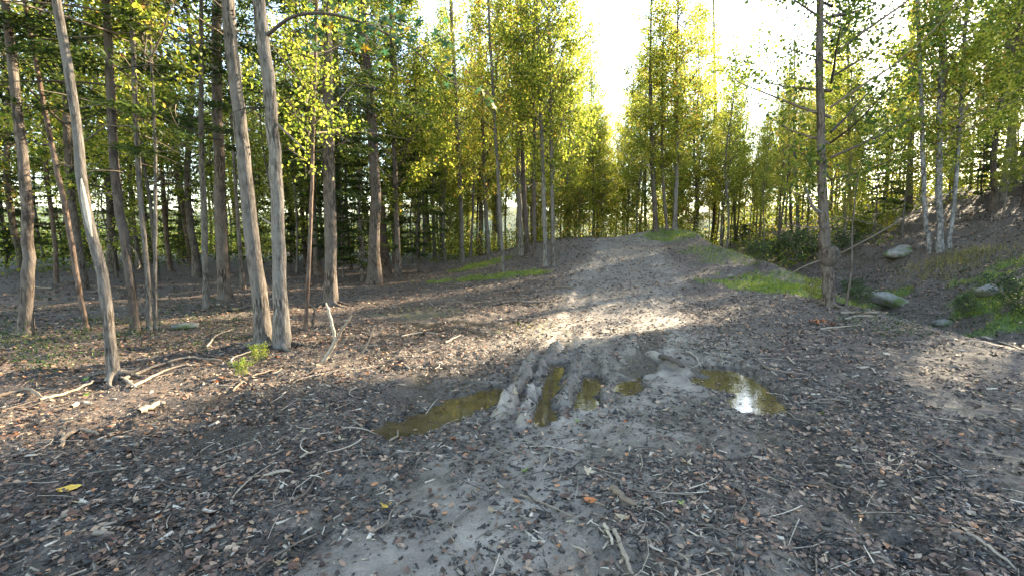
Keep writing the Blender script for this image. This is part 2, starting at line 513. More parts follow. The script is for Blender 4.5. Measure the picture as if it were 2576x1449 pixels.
def rock_mat():
    m, t, out = mat_new('grey_rock')
    tc = N(t, 'ShaderNodeTexCoord')
    f = noise(t, tc.outputs['Object'], 5, 6, 0.65)
    f2 = noise(t, tc.outputs['Object'], 2.0, 3)
    col = ramp(t, f, [(0.3, (0.06, 0.06, 0.055)), (0.55, (0.17, 0.16, 0.145)), (0.75, (0.28, 0.265, 0.24))])
    col = mixc(t, ramp(t, f2, [(0.5, (0, 0, 0)), (0.62, (1, 1, 1))]), col, (0.06, 0.08, 0.022))
    p = N(t, 'ShaderNodeBsdfPrincipled')
    p.inputs['Roughness'].default_value = 0.85
    t.links.new(col, p.inputs['Base Color'])
    b = N(t, 'ShaderNodeBump'); b.inputs['Strength'].default_value = 0.6; b.inputs['Distance'].default_value = 0.04
    t.links.new(f, b.inputs['Height']); t.links.new(b.outputs[0], p.inputs['Normal'])
    t.links.new(p.outputs[0], out.inputs[0])
    return m
M['ground'], M['water'], M['rock'] = ground_mat(), water_mat(), rock_mat()

# ------------------------------------------------------------------ ground sheet
def axis(fine0, fine1, d, mid0, mid1, d2, lo, hi, grow):
    a = list(np.arange(fine0, fine1, d))
    x, h = fine1, d
    while x < mid1:
        a.append(x); h = min(h * 1.1, d2); x += h
    while x < hi:
        a.append(x); h *= grow; x += h
    a.append(hi)
    b, x, h = [], fine0 - d, d
    while x > mid0:
        b.append(x); h = min(h * 1.1, d2); x -= h
    while x > lo:
        b.append(x); h *= grow; x -= h
    b.append(lo)
    return np.array(b[::-1] + a)
gx = axis(-2.4, 3.6, 0.024, -9, 13, 0.07, -500, 500, 1.06)
gy = axis(1.4, 6.6, 0.024, -1, 15, 0.07, -60, 600, 1.05)
GX, GY = np.meshgrid(gx, gy)
GZ = H(GX, GY)
nx, ny = len(gx), len(gy)
idx = np.arange(nx * ny).reshape(ny, nx)
gme = mesh_np('ground', np.stack([GX, GY, GZ], -1).reshape(-1, 3),
              np.stack([idx[:-1, :-1], idx[:-1, 1:], idx[1:, 1:], idx[1:, :-1]], -1).reshape(-1, 4), smooth=True)
mud = trackness(GX, GY)
wet = (1 - sm(WATER_Z + 0.012, WATER_Z + 0.055, GZ + 0.02 * vnoise(GX, GY, 0.2, 51))) * (np.hypot(GX, GY) < 9) * (np.abs(GX) < 5)
wet = np.maximum(wet, 0.55 * mud * sm(0.05, 0.3, vnoise(GX, GY, 0.6, 21) + 0.1) * (np.hypot(GX - 1.5, GY - 4.4) < 3))
# grassy and mossy patches: centre, radii
GRASS = [  # survey centre, half sizes in metres, density per m2, height
    ((1215, 700), 2.0, 0.7, 260, 0.07), ((1210, 668), 1.2, 1.3, 160, 0.09), ((1300, 690), 0.8, 0.5, 120, 0.06),
    ((1900, 712), 1.3, 1.0, 300, 0.07), ((2010, 732), 1.0, 0.8, 280, 0.07), ((1970, 690), 1.6, 1.0, 90, 0.08),
    ((2200, 770), 0.9, 0.45, 380, 0.06), ((2120, 760), 0.5, 0.5, 300, 0.08),
    ((2520, 755), 0.9, 0.5, 350, 0.08), ((2530, 815), 0.8, 0.35, 300, 0.06), ((2440, 750), 0.4, 0.4, 120, 0.1),
    ((2560, 668), 1.4, 0.7, 200, 0.09), ((1685, 590), 1.6, 1.0, 260, 0.09), ((1800, 640), 1.2, 2.0, 70, 0.1),
    ((1080, 790), 1.3, 0.8, 25, 0.05), ((1350, 830), 0.8, 0.6, 15, 0.06),
]
moss = np.zeros_like(GX)
GP = [(at(*g[0]), *g[1:]) for g in GRASS]
for p, rx, ry, den, hh in GP:
    q = ((GX - p.x) / rx) ** 2 + ((GY - p.y) / ry) ** 2 + 1.6 * vnoise(GX, GY, 0.5, 31) + 1.0 * vnoise(GX, GY, 0.17, 32)
    moss = np.maximum(moss, (1 - sm(0.35, 1.0, q)) * min(1, den / 200))
for nm, arr in (('mud', mud), ('wet', np.clip(wet, 0, 1)), ('moss', moss)):
    a = gme.attributes.new(nm, 'FLOAT', 'POINT')
    a.data.foreach_set('value', arr.astype(np.float32).ravel())
tag(obj('ground', gme, M['ground']), 'dark muddy forest floor with leaf litter and a rutted track', None, None, 'structure')

# distant hills beyond the trees
a = np.linspace(-R(75), R(75), 160)
rows = []
for k, (dist, zz) in enumerate([(420, -20), (520, 12), (640, 34), (800, 20), (950, -30)]):
    rows.append(np.stack([np.sin(a) * dist, np.cos(a) * dist, zz + (22 * vnoise(a * 300, a * 0 + k * 30, 60) + 8 * vnoise(a * 300, a * 0, 14)) * (k in (1, 2, 3))], -1))
hv = np.array(rows)
hi = np.arange(5 * 160).reshape(5, 160)
hm, ht, ho = mat_new('wooded_hill')
hp = N(ht, 'ShaderNodeBsdfPrincipled'); hp.inputs['Roughness'].default_value = 0.95
htc = N(ht, 'ShaderNodeTexCoord')
ht.links.new(ramp(ht, noise(ht, htc.outputs['Object'], 0.12, 6, 0.7), [(0.35, (0.03, 0.05, 0.03)), (0.65, (0.09, 0.11, 0.05))]), hp.inputs['Base Color'])
ht.links.new(hp.outputs[0], ho.inputs[0])
tag(obj('hills', mesh_np('hills', hv, np.stack([hi[:-1, :-1], hi[:-1, 1:], hi[1:, 1:], hi[1:, :-1]], -1), smooth=True), hm), 'low wooded hills far beyond the trees', None, None, 'structure')

# puddles: level water lying in the hollows of the mud
for k, (pts, hw, dep) in enumerate(POOLS):
    c = spline(np.array([[p[0], p[1], WATER_Z] for p in pts]), 12)
    tg = unit(np.gradient(c, axis=0)); nn = np.stack([-tg[:, 1], tg[:, 0], 0 * tg[:, 0]], -1)
    e0, e1 = c[0] - tg[0] * hw * 1.35, c[-1] + tg[-1] * hw * 1.35
    c = np.vstack([e0, c, e1]); nn = np.vstack([nn[0], nn, nn[-1]])
    ww = hw * 1.4
    V = np.vstack([c + nn * ww, c - nn * ww]); V[:, 2] = WATER_Z - 0.0004 * k
    n = len(c); i = np.arange(n - 1)
    tag(obj('puddle_water', mesh_np('puddle_water', V, np.stack([i, i + n, i + n + 1, i + 1], -1)), M['water']), 'murky brown rainwater standing in the wheel ruts', None, None, 'structure')

# ------------------------------------------------------------------ tree crowns (shared meshes)
def prof_pop(t): return np.clip(t / 0.12, 0.25, 1) * (1 - t) ** 0.75 * 0.95 + 0.08
def prof_high(t): return np.sin(np.pi * (0.12 + 0.83 * t)) ** 0.7
def hardwood(seed, h, z0, rmax, nb, nl, ls, prof, rise=0.55, spread=0.16):
    r = np.random.default_rng(seed)
    tb = Tubes(); segs = []
    for i in range(nb):
        t = (i + r.random()) / nb
        z = z0 + (h - z0) * t * 0.97
        L = rmax * prof(t) * r.uniform(0.6, 1.25)
        az = i * 2.399 + r.normal() * 0.4
        e = rise * r.uniform(0.5, 1.4)
        d = np.array([math.cos(az) * math.cos(e), math.sin(az) * math.cos(e), math.sin(e)])
        s = np.linspace(0, 1, 5)[:, None]
        P = np.array([0, 0, z]) + d * L * s + np.array([0, 0, 1]) * L * 0.12 * s ** 2 + np.cumsum(r.normal(size=(5, 3)) * 0.03 * L, 0) * s
        r0 = 0.008 + 0.012 * L
        tb.add(P, np.linspace(r0, 0.004, 5), 4)
        segs.append((P[1], P[4], L))
        for j in range(int(3 + L * 2)):
            s0 = r.uniform(0.25, 0.95)
            p0 = P[0] + (P[-1] - P[0]) * s0
            dd = unit(d + r.normal(size=3) * 0.75)
            l2 = L * r.uniform(0.2, 0.45) * (1.2 - 0.5 * s0)
            p1 = p0 + dd * l2 + np.array([0, 0, -0.04])
            tb.add(np.array([p0, (p0 + p1) / 2 + r.normal(size=3) * 0.03, p1]), [0.006, 0.004, 0.002], 3)
            segs.append((p0, p1, l2 * 1.6))
    wts = np.array([s[2] for s in segs]); wts /= wts.sum()
    pick = r.choice(len(segs), nl, p=wts)
    A, B = np.array([s[0] for s in segs]), np.array([s[1] for s in segs])
    f = r.random(nl)[:, None] ** 0.7
    # leaves gather in small sprays along the twigs
    f = np.round(f * 5) / 5 + r.normal(size=(nl, 1)) * 0.05
    cen = A[pick] + (B[pick] - A[pick]) * f + r.normal(size=(nl, 3)) * spread
    V, Q = kites(cen, ls * r.uniform(0.55, 1.3, nl), 0.5, 0.36, r=r, pointed=True)
    return tb.mesh('branches'), mesh_np('crown', V, Q), h

def evergreen(seed, h, z0, rmax, nb, nl):
    r = np.random.default_rng(seed)
    tb = Tubes(); cen, axs = [], []
    for i in range(nb):
        t = (i + r.random()) / nb
        z = z0 + (h - z0) * t
        L = rmax * (0.35 + 0.65 * np.clip(t / 0.2, 0, 1)) * (1 - 0.85 * t) * r.uniform(0.5, 1.25)
        az = i * 2.399 + r.normal() * 0.5
        d = np.array([math.cos(az), math.sin(az), r.uniform(-0.12, 0.2)])
        s = np.linspace(0, 1, 5)[:, None]
        P = np.array([0, 0, z]) + d * L * s + np.array([0, 0, -1]) * L * 0.16 * s ** 2
        tb.add(P, np.linspace(0.006 + 0.008 * L, 0.003, 5), 4)
        side = np.array([-math.sin(az), math.cos(az), 0])
        k = max(4, int(nl * L / (rmax * nb * 0.42)))
        ns = max(3, int(L * 7))
        sp = np.floor(r.random(k) * ns) / ns * 0.85 + 0.15
        lat = r.uniform(-1, 1, k)
        half = 0.42 * L * (1.05 - 0.8 * sp)
        fwd = np.abs(lat) * half * 0.55
        pt = P[0] + d * (L * sp + fwd)[:, None] + side * (lat * half)[:, None]
        pt[:, 2] += -0.16 * L * sp ** 2 - 0.12 * np.abs(lat) * half + r.normal(size=k) * 0.03
        cen.append(pt)
        axs.append(d * 0.6 + side * np.sign(lat)[:, None] * 0.8)
    cen, axs = np.vstack(cen), np.vstack(axs)
    V, Q = kites(cen, r.uniform(0.09, 0.19, len(cen)), 1.3, 0.12, 0.03, 0.12, axis=axs, axjit=0.25, r=r)
    return tb.mesh('branches'), mesh_np('crown', V, Q), h

CR = {}
for k in range(4):
    CR['pop%d' % k] = hardwood(100 + k, 16, 3.2 - 0.3 * k, 2.3, 62, 11500, 0.10, prof_pop)
for k in range(3):
    CR['oak%d' % k] = hardwood(200 + k, 18, 5.5 + 0.6 * k, 3.4, 46, 13000, 0.085, prof_high, 0.5, 0.2)
for k in range(3):
    CR['und%d' % k] = hardwood(300 + k, 6, 1.0, 1.8, 26, 3600, 0.10, prof_high, 0.3, 0.12)
for k in range(3):
    CR['hem%d' % k] = evergreen(400 + k, 18, 2.6 + 0.9 * k, 2.7, 62, 10500)
for k in range(2):
    CR['shr%d' % k] = hardwood(500 + k, 1.3, 0.12, 0.8, 18, 1100, 0.075, prof_high, 0.7, 0.08)
for k in range(2):   # almost bare, twiggy crowns
    CR['thin%d' % k] = hardwood(600 + k, 15, 4.0, 1.7, 46, 3600, 0.10, prof_pop, 0.6)
CR['mid0'] = hardwood(700, 15, 2.2, 2.7, 54, 15000, 0.085, prof_high, 0.45, 0.18)
for k in range(2):
    CR['low%d' % k] = evergreen(450 + k, 6, 0.5, 1.7, 46, 6500)
LEAF = {'mid': 'green', 'low': 'needle', 'pop': 'poplar', 'oak': 'green', 'und': 'green', 'hem': 'needle', 'shr': 'weed', 'thin': 'poplar'}
def crown_parts(root, var, h, direction=None, leaf=None, wide=1.0):
    bm_, cm_, h0 = CR[var]
    s = h / h0
    key = leaf or LEAF[var.rstrip('0123456789')]
    for nm, me, mt in (('branches', bm_, M['twig']), ('crown', cm_, M[key])):
        o = bpy.data.objects.new(nm, me)
        C.objects.link(o)
        o.parent = root
        if nm == 'branches': o['kind'] = 'stuff'
        if not me.materials:
            me.materials.append(None)
        o.material_slots[0].link = 'OBJECT'
        o.material_slots[0].material = mt
        o.scale = (s * wide, s * wide, s)
        q = Quaternion((0, 0, 1), random.uniform(0, 6.28))
        if direction is not None:
            q = Vector((0, 0, 1)).rotation_difference(direction) @ q
        o.rotation_mode = 'QUATERNION'
        o.rotation_quaternion = q
    if nm:
        # twigs and leaves share one turn
        a_, b_ = root.children[-2], root.children[-1]
        b_.rotation_quaternion = a_.rotation_quaternion

PLACED = []
def trunk_mesh(P, rad, flare=True, sides=10, n=26):
    tb = Tubes()
    Q = spline(P, n)
    rr = spline(np.array([[a, 0, 0] for a in rad]), n)[:, 0].clip(0.004)
    hgt = Q[:, 2] - Q[0, 2]
    if flare:
        rr = rr * (1 + 0.55 * np.exp(-hgt / (2.2 * rad[0] + 0.05)))
    Q[1:-1] += rng.normal(size=(n - 2, 3)) * 0.09 * rr[1:-1, None]
    Q[0, 2] -= 0.12
    tb.add(Q, rr, sides, 0.14)
    return tb.mesh('trunk'), Q, rr

def tree(name, label, group, bark, pts, height, var=None, leaf=None, wide=1.0, limbs=0, limb_from=1.2, cat='tree'):
    """a tree whose trunk passes the surveyed points (X, Y, width)"""
    base = at(pts[0][0], pts[0][1])
    y0 = base.y
    depth = y0 * CP - (base.z - EYE) * SP
    off = math.cos(math.atan2(base.x, base.y)) ** 0.8 * 0.92
    P, W = [base], [pts[0][2] / F * depth / 2 * 0.85 * off]
    for X, Y, wd in pts[1:]:
        P.append(vertplane(X, Y, y0)); W.append(wd / F * depth / 2 * off)
    last = (P[-1] - P[-2]).normalized() if len(P) > 1 else Vector((0, 0, 1))
    top = base.z + height
    while P[-1].z < top - 0.05:
        step = min(max(2.5, (top - P[-1].z) / 3), top - P[-1].z)
        last = (last * 0.8 + Vector((random.uniform(-.03, .03), random.uniform(-.03, .03), 0.25))).normalized()
        rem = (top - P[-1].z - step) / height
        P.append(P[-1] + last * step / max(last.z, 0.3))
        W.append(max(0.012, W[-1] * (0.62 if rem > 0.02 else 0.25)))
    root = empty(name, base)
    tag(root, label, cat, group)
    L = np.array([p - base for p in P])
    me, Q, rr = trunk_mesh(L, W, n=min(40, 8 + 5 * len(P)))
    obj('trunk', me, M[bark], root)
    if var:
        crown_parts(root, var, height * 1.02, Vector(L[-1] * 0.5 + L[len(L) // 2] * 0.5 + np.array([0, 0, 3])).normalized(), leaf, wide)
    if limbs:
        for i in range(limbs):
            k = random.randint(0, len(Q) - 2)
            if Q[k][2] < limb_from: continue
            tb = Tubes()
            az, Ln = random.uniform(0, 6.28), random.uniform(0.4, 1.7)
            d = np.array([math.cos(az), math.sin(az), random.uniform(-0.35, 0.35)])
            s = np.linspace(0, 1, 6)[:, None]
            B = Q[k] + d * Ln * s + np.array([0, 0, random.uniform(-0.5, 0.3)]) * Ln * s ** 2 + np.cumsum(rng.normal(size=(6, 3)) * 0.05 * Ln, 0) * s
            tb.add(B, np.linspace(random.uniform(0.007, 0.016), 0.003, 6), 4)
            for j in range(3):
                e = B[random.randint(2, 4)]
                f = e + unit(d + rng.normal(size=3) * 0.8) * Ln * 0.35
                tb.add(np.array([e, (e + f) / 2 + rng.normal(size=3) * 0.02, f]), [0.005, 0.004, 0.002], 3)
            obj('dead_limb', tb.mesh('dead_limb'), M['twig'], root)
    PLACED.append((base.x, base.y))
    return root, Q, rr

LW = 'trunks at the edge of the left wood'
t1, q1, _ = tree('leaning_tree', 'slim grey-brown tree leaning left with a bare pale scar at mid height', None, 'bark_grey', [(288, 955, 37), (262, 720, 33), (215, 520, 30), (180, 230, 26), (142, 0, 24)], 16, 'hem2', limbs=6, limb_from=3)
t2, q2, _ = tree('grey_tree', 'thick grey-barked tree, left of the closely paired trunks', None, 'bark_grey', [(662, 870, 50), (640, 650, 41), (612, 400, 36), (590, 180, 34), (574, 0, 33)], 17, 'oak1', limbs=9, limb_from=2)
t3, q3, _ = tree('grey_tree', 'grey tree with sunlit side and broken stub, right of the closely paired trunks', None, 'bark_grey', [(711, 872, 48), (702, 650, 38), (692, 400, 34), (674, 200, 34), (653, 0, 32)], 16, 'oak2', limbs=8, limb_from=2)
tree('thin_tree', 'thin straight reddish sapling trunk beside the paired grey trees', None, 'bark_red', [(768, 830, 13), (779, 620, 11), (789, 300, 9), (797, 0, 8)], 9, 'thin1', limbs=5)
t5, q5, _ = tree('pine_tree', 'straight dark scaly-barked pine behind the forked stick', None, 'bark_brown', [(832, 768, 38), (829, 500, 32), (825, 250, 27), (821, 0, 25)], 17, 'hem0', limbs=16, limb_from=1.5)
tree('red_barked_tree', 'dark red-brown tree with flared root foot, standing alone in the litter', None, 'bark_red', [(972, 690, 27), (957, 540, 26), (936, 360, 22), (918, 180, 18), (905, 0, 16)], 15, 'hem1', limbs=10)
tree('pine_tree', 'dark pine close behind the scaly pine, half hidden by it', None, 'bark_brown', [(866, 660, 24), (850, 480, 20), (846, 250, 17), (842, 0, 15)], 17, 'hem2', limbs=8)
tree('leaning_tree', 'reddish trunk leaning left in the middle distance, foot beside a sunlit one', None, 'bark_red', [(1063, 629, 20), (1036, 470, 16), (996, 302, 12), (970, 190, 10)], 15, 'hem0', limbs=6)
tree('sunlit_tree', 'red-brown trunk with a bright sunlit right flank beside the leaning one', None, 'bark_red', [(1079, 636, 19), (1068, 480, 16), (1062, 373, 14), (1050, 150, 11)], 16, 'pop0', limbs=6)
tree('thin_tree', 'thin grey trunk just right of the sunlit red-brown one', None, 'bark_grey', [(1095, 654, 12), (1088, 500, 10), (1083, 350, 9)], 14, 'pop1', limbs=4)
tree('thin_tree', 'thin dark pole midway between two reddish trunks', None, 'bark_brown', [(1013, 646, 10), (1003, 480, 9), (998, 350, 8)], 13, 'pop2', limbs=4)
tree('slender_tree', 'tall slender grey pole above the bright grass, leftmost of the poles by the track', None, 'bark_grey', [(1163, 661, 14), (1158, 500, 12), (1148, 280, 10), (1137, 60, 9)], 15, 'pop1', wide=0.8, limbs=8)
tree('slender_tree', 'second slender pole from the left by the track, dark above and pale below', None, 'bark_grey', [(1232, 654, 12), (1221, 515, 11), (1212, 249, 9), (1206, 80, 8)], 15, 'pop2', wide=0.75, limbs=8)
tree('slender_tree', 'crooked thin grey pole with a forked foot in the grass', None, 'bark_grey', [(1266, 686, 10), (1252, 427, 9), (1240, 220, 8), (1232, 80, 7)], 13, 'thin0', limbs=8)
tree('slender_tree', 'left stem of the tight twin trunks by the track', None, 'bark_grey', [(1310, 641, 17), (1305, 480, 15), (1304, 320, 12), (1290, 107, 10)], 16, 'pop3', wide=0.8, limbs=6)
tree('slender_tree', 'right stem of the tight twin trunks, wrapped in dark twigs', None, 'bark_brown', [(1328, 646, 17), (1318, 480, 13), (1312, 320, 10), (1302, 120, 8)], 15, 'thin1', limbs=14, limb_from=2)
tree('slender_tree', 'thin dark stem between the twin trunks and the pale pole', None, 'bark_brown', [(1345, 647, 12), (1343, 480, 11), (1344, 320, 9), (1342, 160, 8)], 14, 'thin0', limbs=12, limb_from=2)
tree('slender_tree', 'pale grey pole at the edge of the track, second from its edge', None, 'bark_grey', [(1373, 671, 15), (1367, 480, 12), (1362, 330, 10), (1354, 120, 9)], 14, 'pop0', wide=0.8, limbs=5)
tree('slender_tree', 'grey pole nearest the track edge, rightmost of the clump', None, 'bark_grey', [(1393, 668, 13), (1389, 480, 11), (1386, 320, 10), (1381, 60, 8)], 14, 'pop2', wide=0.85, limbs=6)
CG = 'sunlit yellow-green trees past the crest'
tree('poplar_tree', 'yellow-green tree with dark trunk left of the grassy mound on the crest', None, 'bark_brown', [(1650, 584, 15), (1642, 420, 13), (1637, 266, 10)], 12.0, 'pop3', wide=1.05)
tree('poplar_tree', 'curved dark trunk behind the mound, left of a straighter pair', None, 'bark_brown', [(1679, 581, 10), (1668, 460, 8), (1666, 300, 7)], 9.5, 'pop0')
tree('poplar_tree', 'tallest yellow-green tree, its trunk rising just behind the grassy mound', None, 'bark_grey', [(1697, 580, 14), (1702, 420, 11), (1700, 266, 9)], 14.2, 'pop1', wide=1.05)
tree('poplar_tree', 'slim golden-leaved tree right of the grassy mound', None, 'bark_grey', [(1757, 584, 9), (1756, 420, 8), (1752, 300, 6)], 10.5, 'pop2', wide=1.1)
tree('tall_pole_tree', 'tall thin grey pole tree standing alone against the sky, nearly bare', None, 'bark_grey', [(1799, 618, 12), (1803, 355, 9), (1798, 180, 7), (1795, 0, 5)], 14, 'thin1', wide=0.6, limbs=4)
tree('poplar_tree', 'short golden tree right of the lone tall pole', None, 'bark_brown', [(1850, 607, 8), (1846, 480, 7), (1843, 400, 5)], 8.6, 'pop3', wide=1.15)
tr, qr, _ = tree('knotted_tree', 'brown tree with knotty burl and broken limb at the gully edge', None, 'bark_brown', [(2086, 768, 33), (2078, 650, 34), (2070, 520, 28), (2063, 250, 22), (2063, 0, 20)], 14, 'mid0', wide=1.0, limbs=16, limb_from=1.5)
tree('birch_tree', 'left of three pale grey birch trunks on the bank', None, 'bark_pale', [(2339, 636, 15), (2326, 515, 14), (2318, 250, 12), (2310, 20, 11)], 13, 'thin1', wide=0.8, limbs=5, limb_from=3)
tree('birch_tree', 'middle and thickest of three pale grey birch trunks on the bank', None, 'bark_pale', [(2364, 633, 22), (2362, 391, 18), (2368, 180, 16), (2374, 0, 15)], 15, 'pop3', wide=0.85, leaf='poplar', limbs=5, limb_from=3)
tree('birch_tree', 'right of three pale grey birch trunks, leaning outward', None, 'bark_pale', [(2387, 622, 14), (2405, 462, 12), (2420, 220, 11), (2433, 0, 10)], 14, 'pop2', limbs=5, limb_from=3)
tree('bank_tree', 'stout dark trunk at the top of the bank left of the birches', None, 'bark_brown', [(2287, 530, 21), (2290, 380, 18), (2292, 200, 15)], 16, 'thin1', limbs=6)
tree('pale_tree', 'pale thin trunk in the gully beyond the shrubs', None, 'bark_pale', [(2008, 590, 12), (2003, 450, 9), (1998, 330, 7)], 11, 'thin0', limbs=6)
tree('thin_tree', 'thin dark trunk beside the pale one beyond the gully shrubs', None, 'bark_brown', [(1991, 592, 11), (1987, 450, 8), (1985, 350, 6)], 11, 'thin1', limbs=6)
tree('thin_tree', 'slim dark pole close behind the knotted tree', None, 'bark_brown', [(2140, 560, 10), (2136, 350, 8), (2134, 150, 7)], 14, 'pop1', limbs=6)
# deep left wood
tree('dark_tree', 'broad dark trunk at the far left behind the weeds', None, 'bark_brown', [(62, 846, 46), (70, 690, 36), (66, 500, 32), (36, 213, 26)], 17, 'hem1', limbs=12)
tree('sunlit_pine', 'thin leaning pine with patchy orange sunlight left of the leaning grey tree', None, 'bark_red', [(220, 828, 12), (199, 732, 16), (176, 590, 16), (153, 472, 16), (124, 338, 14)], 15, 'hem2', limbs=8)
tree('dark_tree', 'dark straight trunk between the leaning grey tree and a cluster of thin stems', None, 'bark_brown', [(341, 836, 27), (320, 650, 27), (292, 462, 27), (277, 213, 24), (270, 60, 22)], 17, 'hem0', limbs=14)
tree('slim_tree', 'pale thin stem, middle of the cluster rising from one foot', None, 'bark_grey', [(376, 832, 16), (370, 686, 15), (350, 450, 15), (336, 150, 14)], 15, 'oak2', limbs=8, cat='tree')
tree('slim_tree', 'thin pale stem on the right of the cluster rising from one foot', None, 'bark_grey', [(391, 829, 12), (390, 690, 11), (391, 525, 10), (388, 300, 9)], 12, 'thin0', limbs=8)
tree('pine_tree', 'thick dark pine deep in the wood left of the paired grey trees', None, 'bark_brown', [(566, 752, 38), (556, 543, 32), (548, 300, 28), (544, 60, 26)], 18, 'hem1', limbs=14)
tree('thin_tree', 'grey trunk with side shoot left of the thick dark pine', None, 'bark_grey', [(520, 774, 20), (512, 530, 17), (506, 300, 14)], 15, 'hem2', limbs=10)
tree('sunlit_pine', 'orange-lit straight pine trunk deep in the wood behind the stem cluster', None, 'bark_red', [(430, 682, 15), (416, 561, 14), (405, 400, 12)], 16, 'hem0', limbs=6)
tree('sunlit_pine', 'orange-lit pine trunk leaning left between dark pines', None, 'bark_red', [(480, 664, 14), (459, 526, 13), (440, 400, 11)], 16, 'hem1', limbs=6)
tree('sunlit_pine', 'small sunlit leaning trunk just left of the thick grey tree', None, 'bark_red', [(601, 640, 12), (587, 508, 11), (575, 400, 10)], 15, 'hem2', limbs=5)
tree('sunlit_pine', 'sunlit trunk with short foot at the far left, behind a ground branch', None, 'bark_red', [(142, 714, 15), (137, 600, 13), (118, 450, 13), (110, 300, 11)], 16, 'hem0', limbs=6)
tree('thin_tree', 'thin dark trunk seen between the pines behind the thin sapling', None, 'bark_brown', [(738, 640, 16), (728, 480, 14), (722, 330, 11)], 15, 'hem0', limbs=6)
tree('thin_tree', 'short dark trunk just right of the thin reddish sapling', None, 'bark_brown', [(800, 690, 20), (790, 550, 16), (786, 400, 13)], 15, 'hem1', limbs=6)
tree('sunlit_pine', 'pale leaning thin trunk right of the scaly pine', None, 'bark_grey', [(938, 640, 11), (915, 500, 9), (890, 380, 8)], 13, 'pop3', limbs=5)

# ------------------------------------------------------------------ woods behind: one prototype per kind, copied
def proto(name, bark, r0, var, h, leaf=None, wide=1.0, limbs=6):
    root = empty(name, (0, 0, -200))
    zs = np.array([0, 0.2, 0.45, 0.7, 1.0]) * h
    P = np.stack([rng.normal(size=5) * 0.12, rng.normal(size=5) * 0.12, zs], -1); P[0, :2] = 0
    me, Q, rr = trunk_mesh(P, np.array([1, 0.85, 0.62, 0.38, 0.06]) * r0, n=16, sides=8)
    obj('trunk', me, M[bark], root)
    crown_parts(root, var, h, None, leaf, wide)
    return root
PR = {
    'hemA': proto('evergreen_tree', 'bark_brown', 0.15, 'hem0', 17), 'hemB': proto('evergreen_tree', 'bark_red', 0.12, 'hem1', 16),
    'hemC': proto('evergreen_tree', 'bark_brown', 0.18, 'hem2', 18),
    'popA': proto('poplar_tree', 'bark_grey', 0.10, 'pop0', 15), 'popB': proto('poplar_tree', 'bark_grey', 0.09, 'pop1', 14),
    'popC': proto('poplar_tree', 'bark_brown', 0.11, 'pop2', 16), 'popD': proto('poplar_tree', 'bark_pale', 0.09, 'pop3', 15),
    'oakA': proto('broadleaf_tree', 'bark_grey', 0.15, 'oak0', 17), 'oakB': proto('broadleaf_tree', 'bark_brown', 0.16, 'oak1', 18),
    'oakC': proto('broadleaf_tree', 'bark_brown', 0.13, 'oak2', 17, 'poplar'),
    'undA': proto('sapling_tree', 'bark_grey', 0.03, 'und0', 5), 'undB': proto('sapling_tree', 'bark_brown', 0.035, 'und1', 6, 'poplar'),
    'undR': proto('sapling_tree', 'bark_brown', 0.03, 'und2', 5, 'autumn'),
    'lowA': proto('young_evergreen_tree', 'bark_brown', 0.04, 'low0', 5), 'lowB': proto('young_evergreen_tree', 'bark_brown', 0.05, 'low1', 7),
    'thinA': proto('slender_tree', 'bark_grey', 0.07, 'thin0', 13), 'thinB': proto('slender_tree', 'bark_brown', 0.06, 'thin1', 12),
}
USED = set()
def plant(key, x, y, scale, label, cat, group):
    p = PR[key]
    o = copy_tree(p) if key in USED else p
    USED.add(key)
    o.location = (x, y, float(H(x, y)))
    o.scale = (scale * random.uniform(0.9, 1.1), scale * random.uniform(0.9, 1.1), scale)
    o.rotation_euler = (random.uniform(-.03, .03), random.uniform(-.03, .03), random.uniform(0, 6.28))
    for k in ('label', 'category', 'group'):
        if k in o: del o[k]
    tag(o, label, cat, group)
    PLACED.append((x, y))
    return o
HT = {'hemA': 17, 'hemB': 16, 'hemC': 18, 'popA': 15, 'popB': 14, 'popC': 16, 'popD': 15, 'oakA': 17, 'oakB': 18, 'oakC': 17, 'undA': 5, 'undB': 6, 'undR': 5, 'thinA': 13, 'thinB': 12, 'lowA': 5, 'lowB': 7}
def capped(key, x, y, s):
    """keep the gaps in the canopy open where the sky shows"""
    X = 1288 + x / y * F
    cap = 90
    if 1500 < X < 1560: cap = 15
    elif 1560 <= X < 1600: cap = 20
    elif 1600 <= X < 1780: cap = 25
    elif 1780 <= X < 1850: cap = 22
    elif 1850 <= X < 1930: cap = 13
    elif 1930 <= X < 2060: cap = 17
    elif 2060 <= X < 2200: cap = 27
    d = math.hypot(x, y)
    hmax = d * math.tan(R(cap)) + EYE - float(H(x, y))
    return min(s, hmax / HT[key]) if cap < 90 else s
BACK = []
SX, SY = math.sin(SUN_AZ), math.cos(SUN_AZ)
RAD = {'low': 1.2, 'hem': 2.4, 'pop': 1.7, 'oak': 2.8, 'thi': 0.6, 'und': 1.2}
def lane_cap(key, x, y, s):
    """keep lanes open between or above the crowns where the low sun reaches the ground and the paired trunks"""
    if x < 8.5: return s
    t, c = x * SX + y * SY, x * SY - y * SX
    r = RAD[key[:3]] * 0.7
    if key[:3] == 'thi':
        return 0.1 if -7.3 < c < -4.2 or -1.5 < c < -1.0 else s
    for c0, c1 in ((-6.3, -4.8), (-7.7, -7.0), (-9.2, -8.7), (-1.5, -1.1)):
        if c0 - r < c < c1 + r:
            return min(s, (math.tan(SUN_EL) * (t - 8) - float(H(x, y))) / HT[key])
    return s
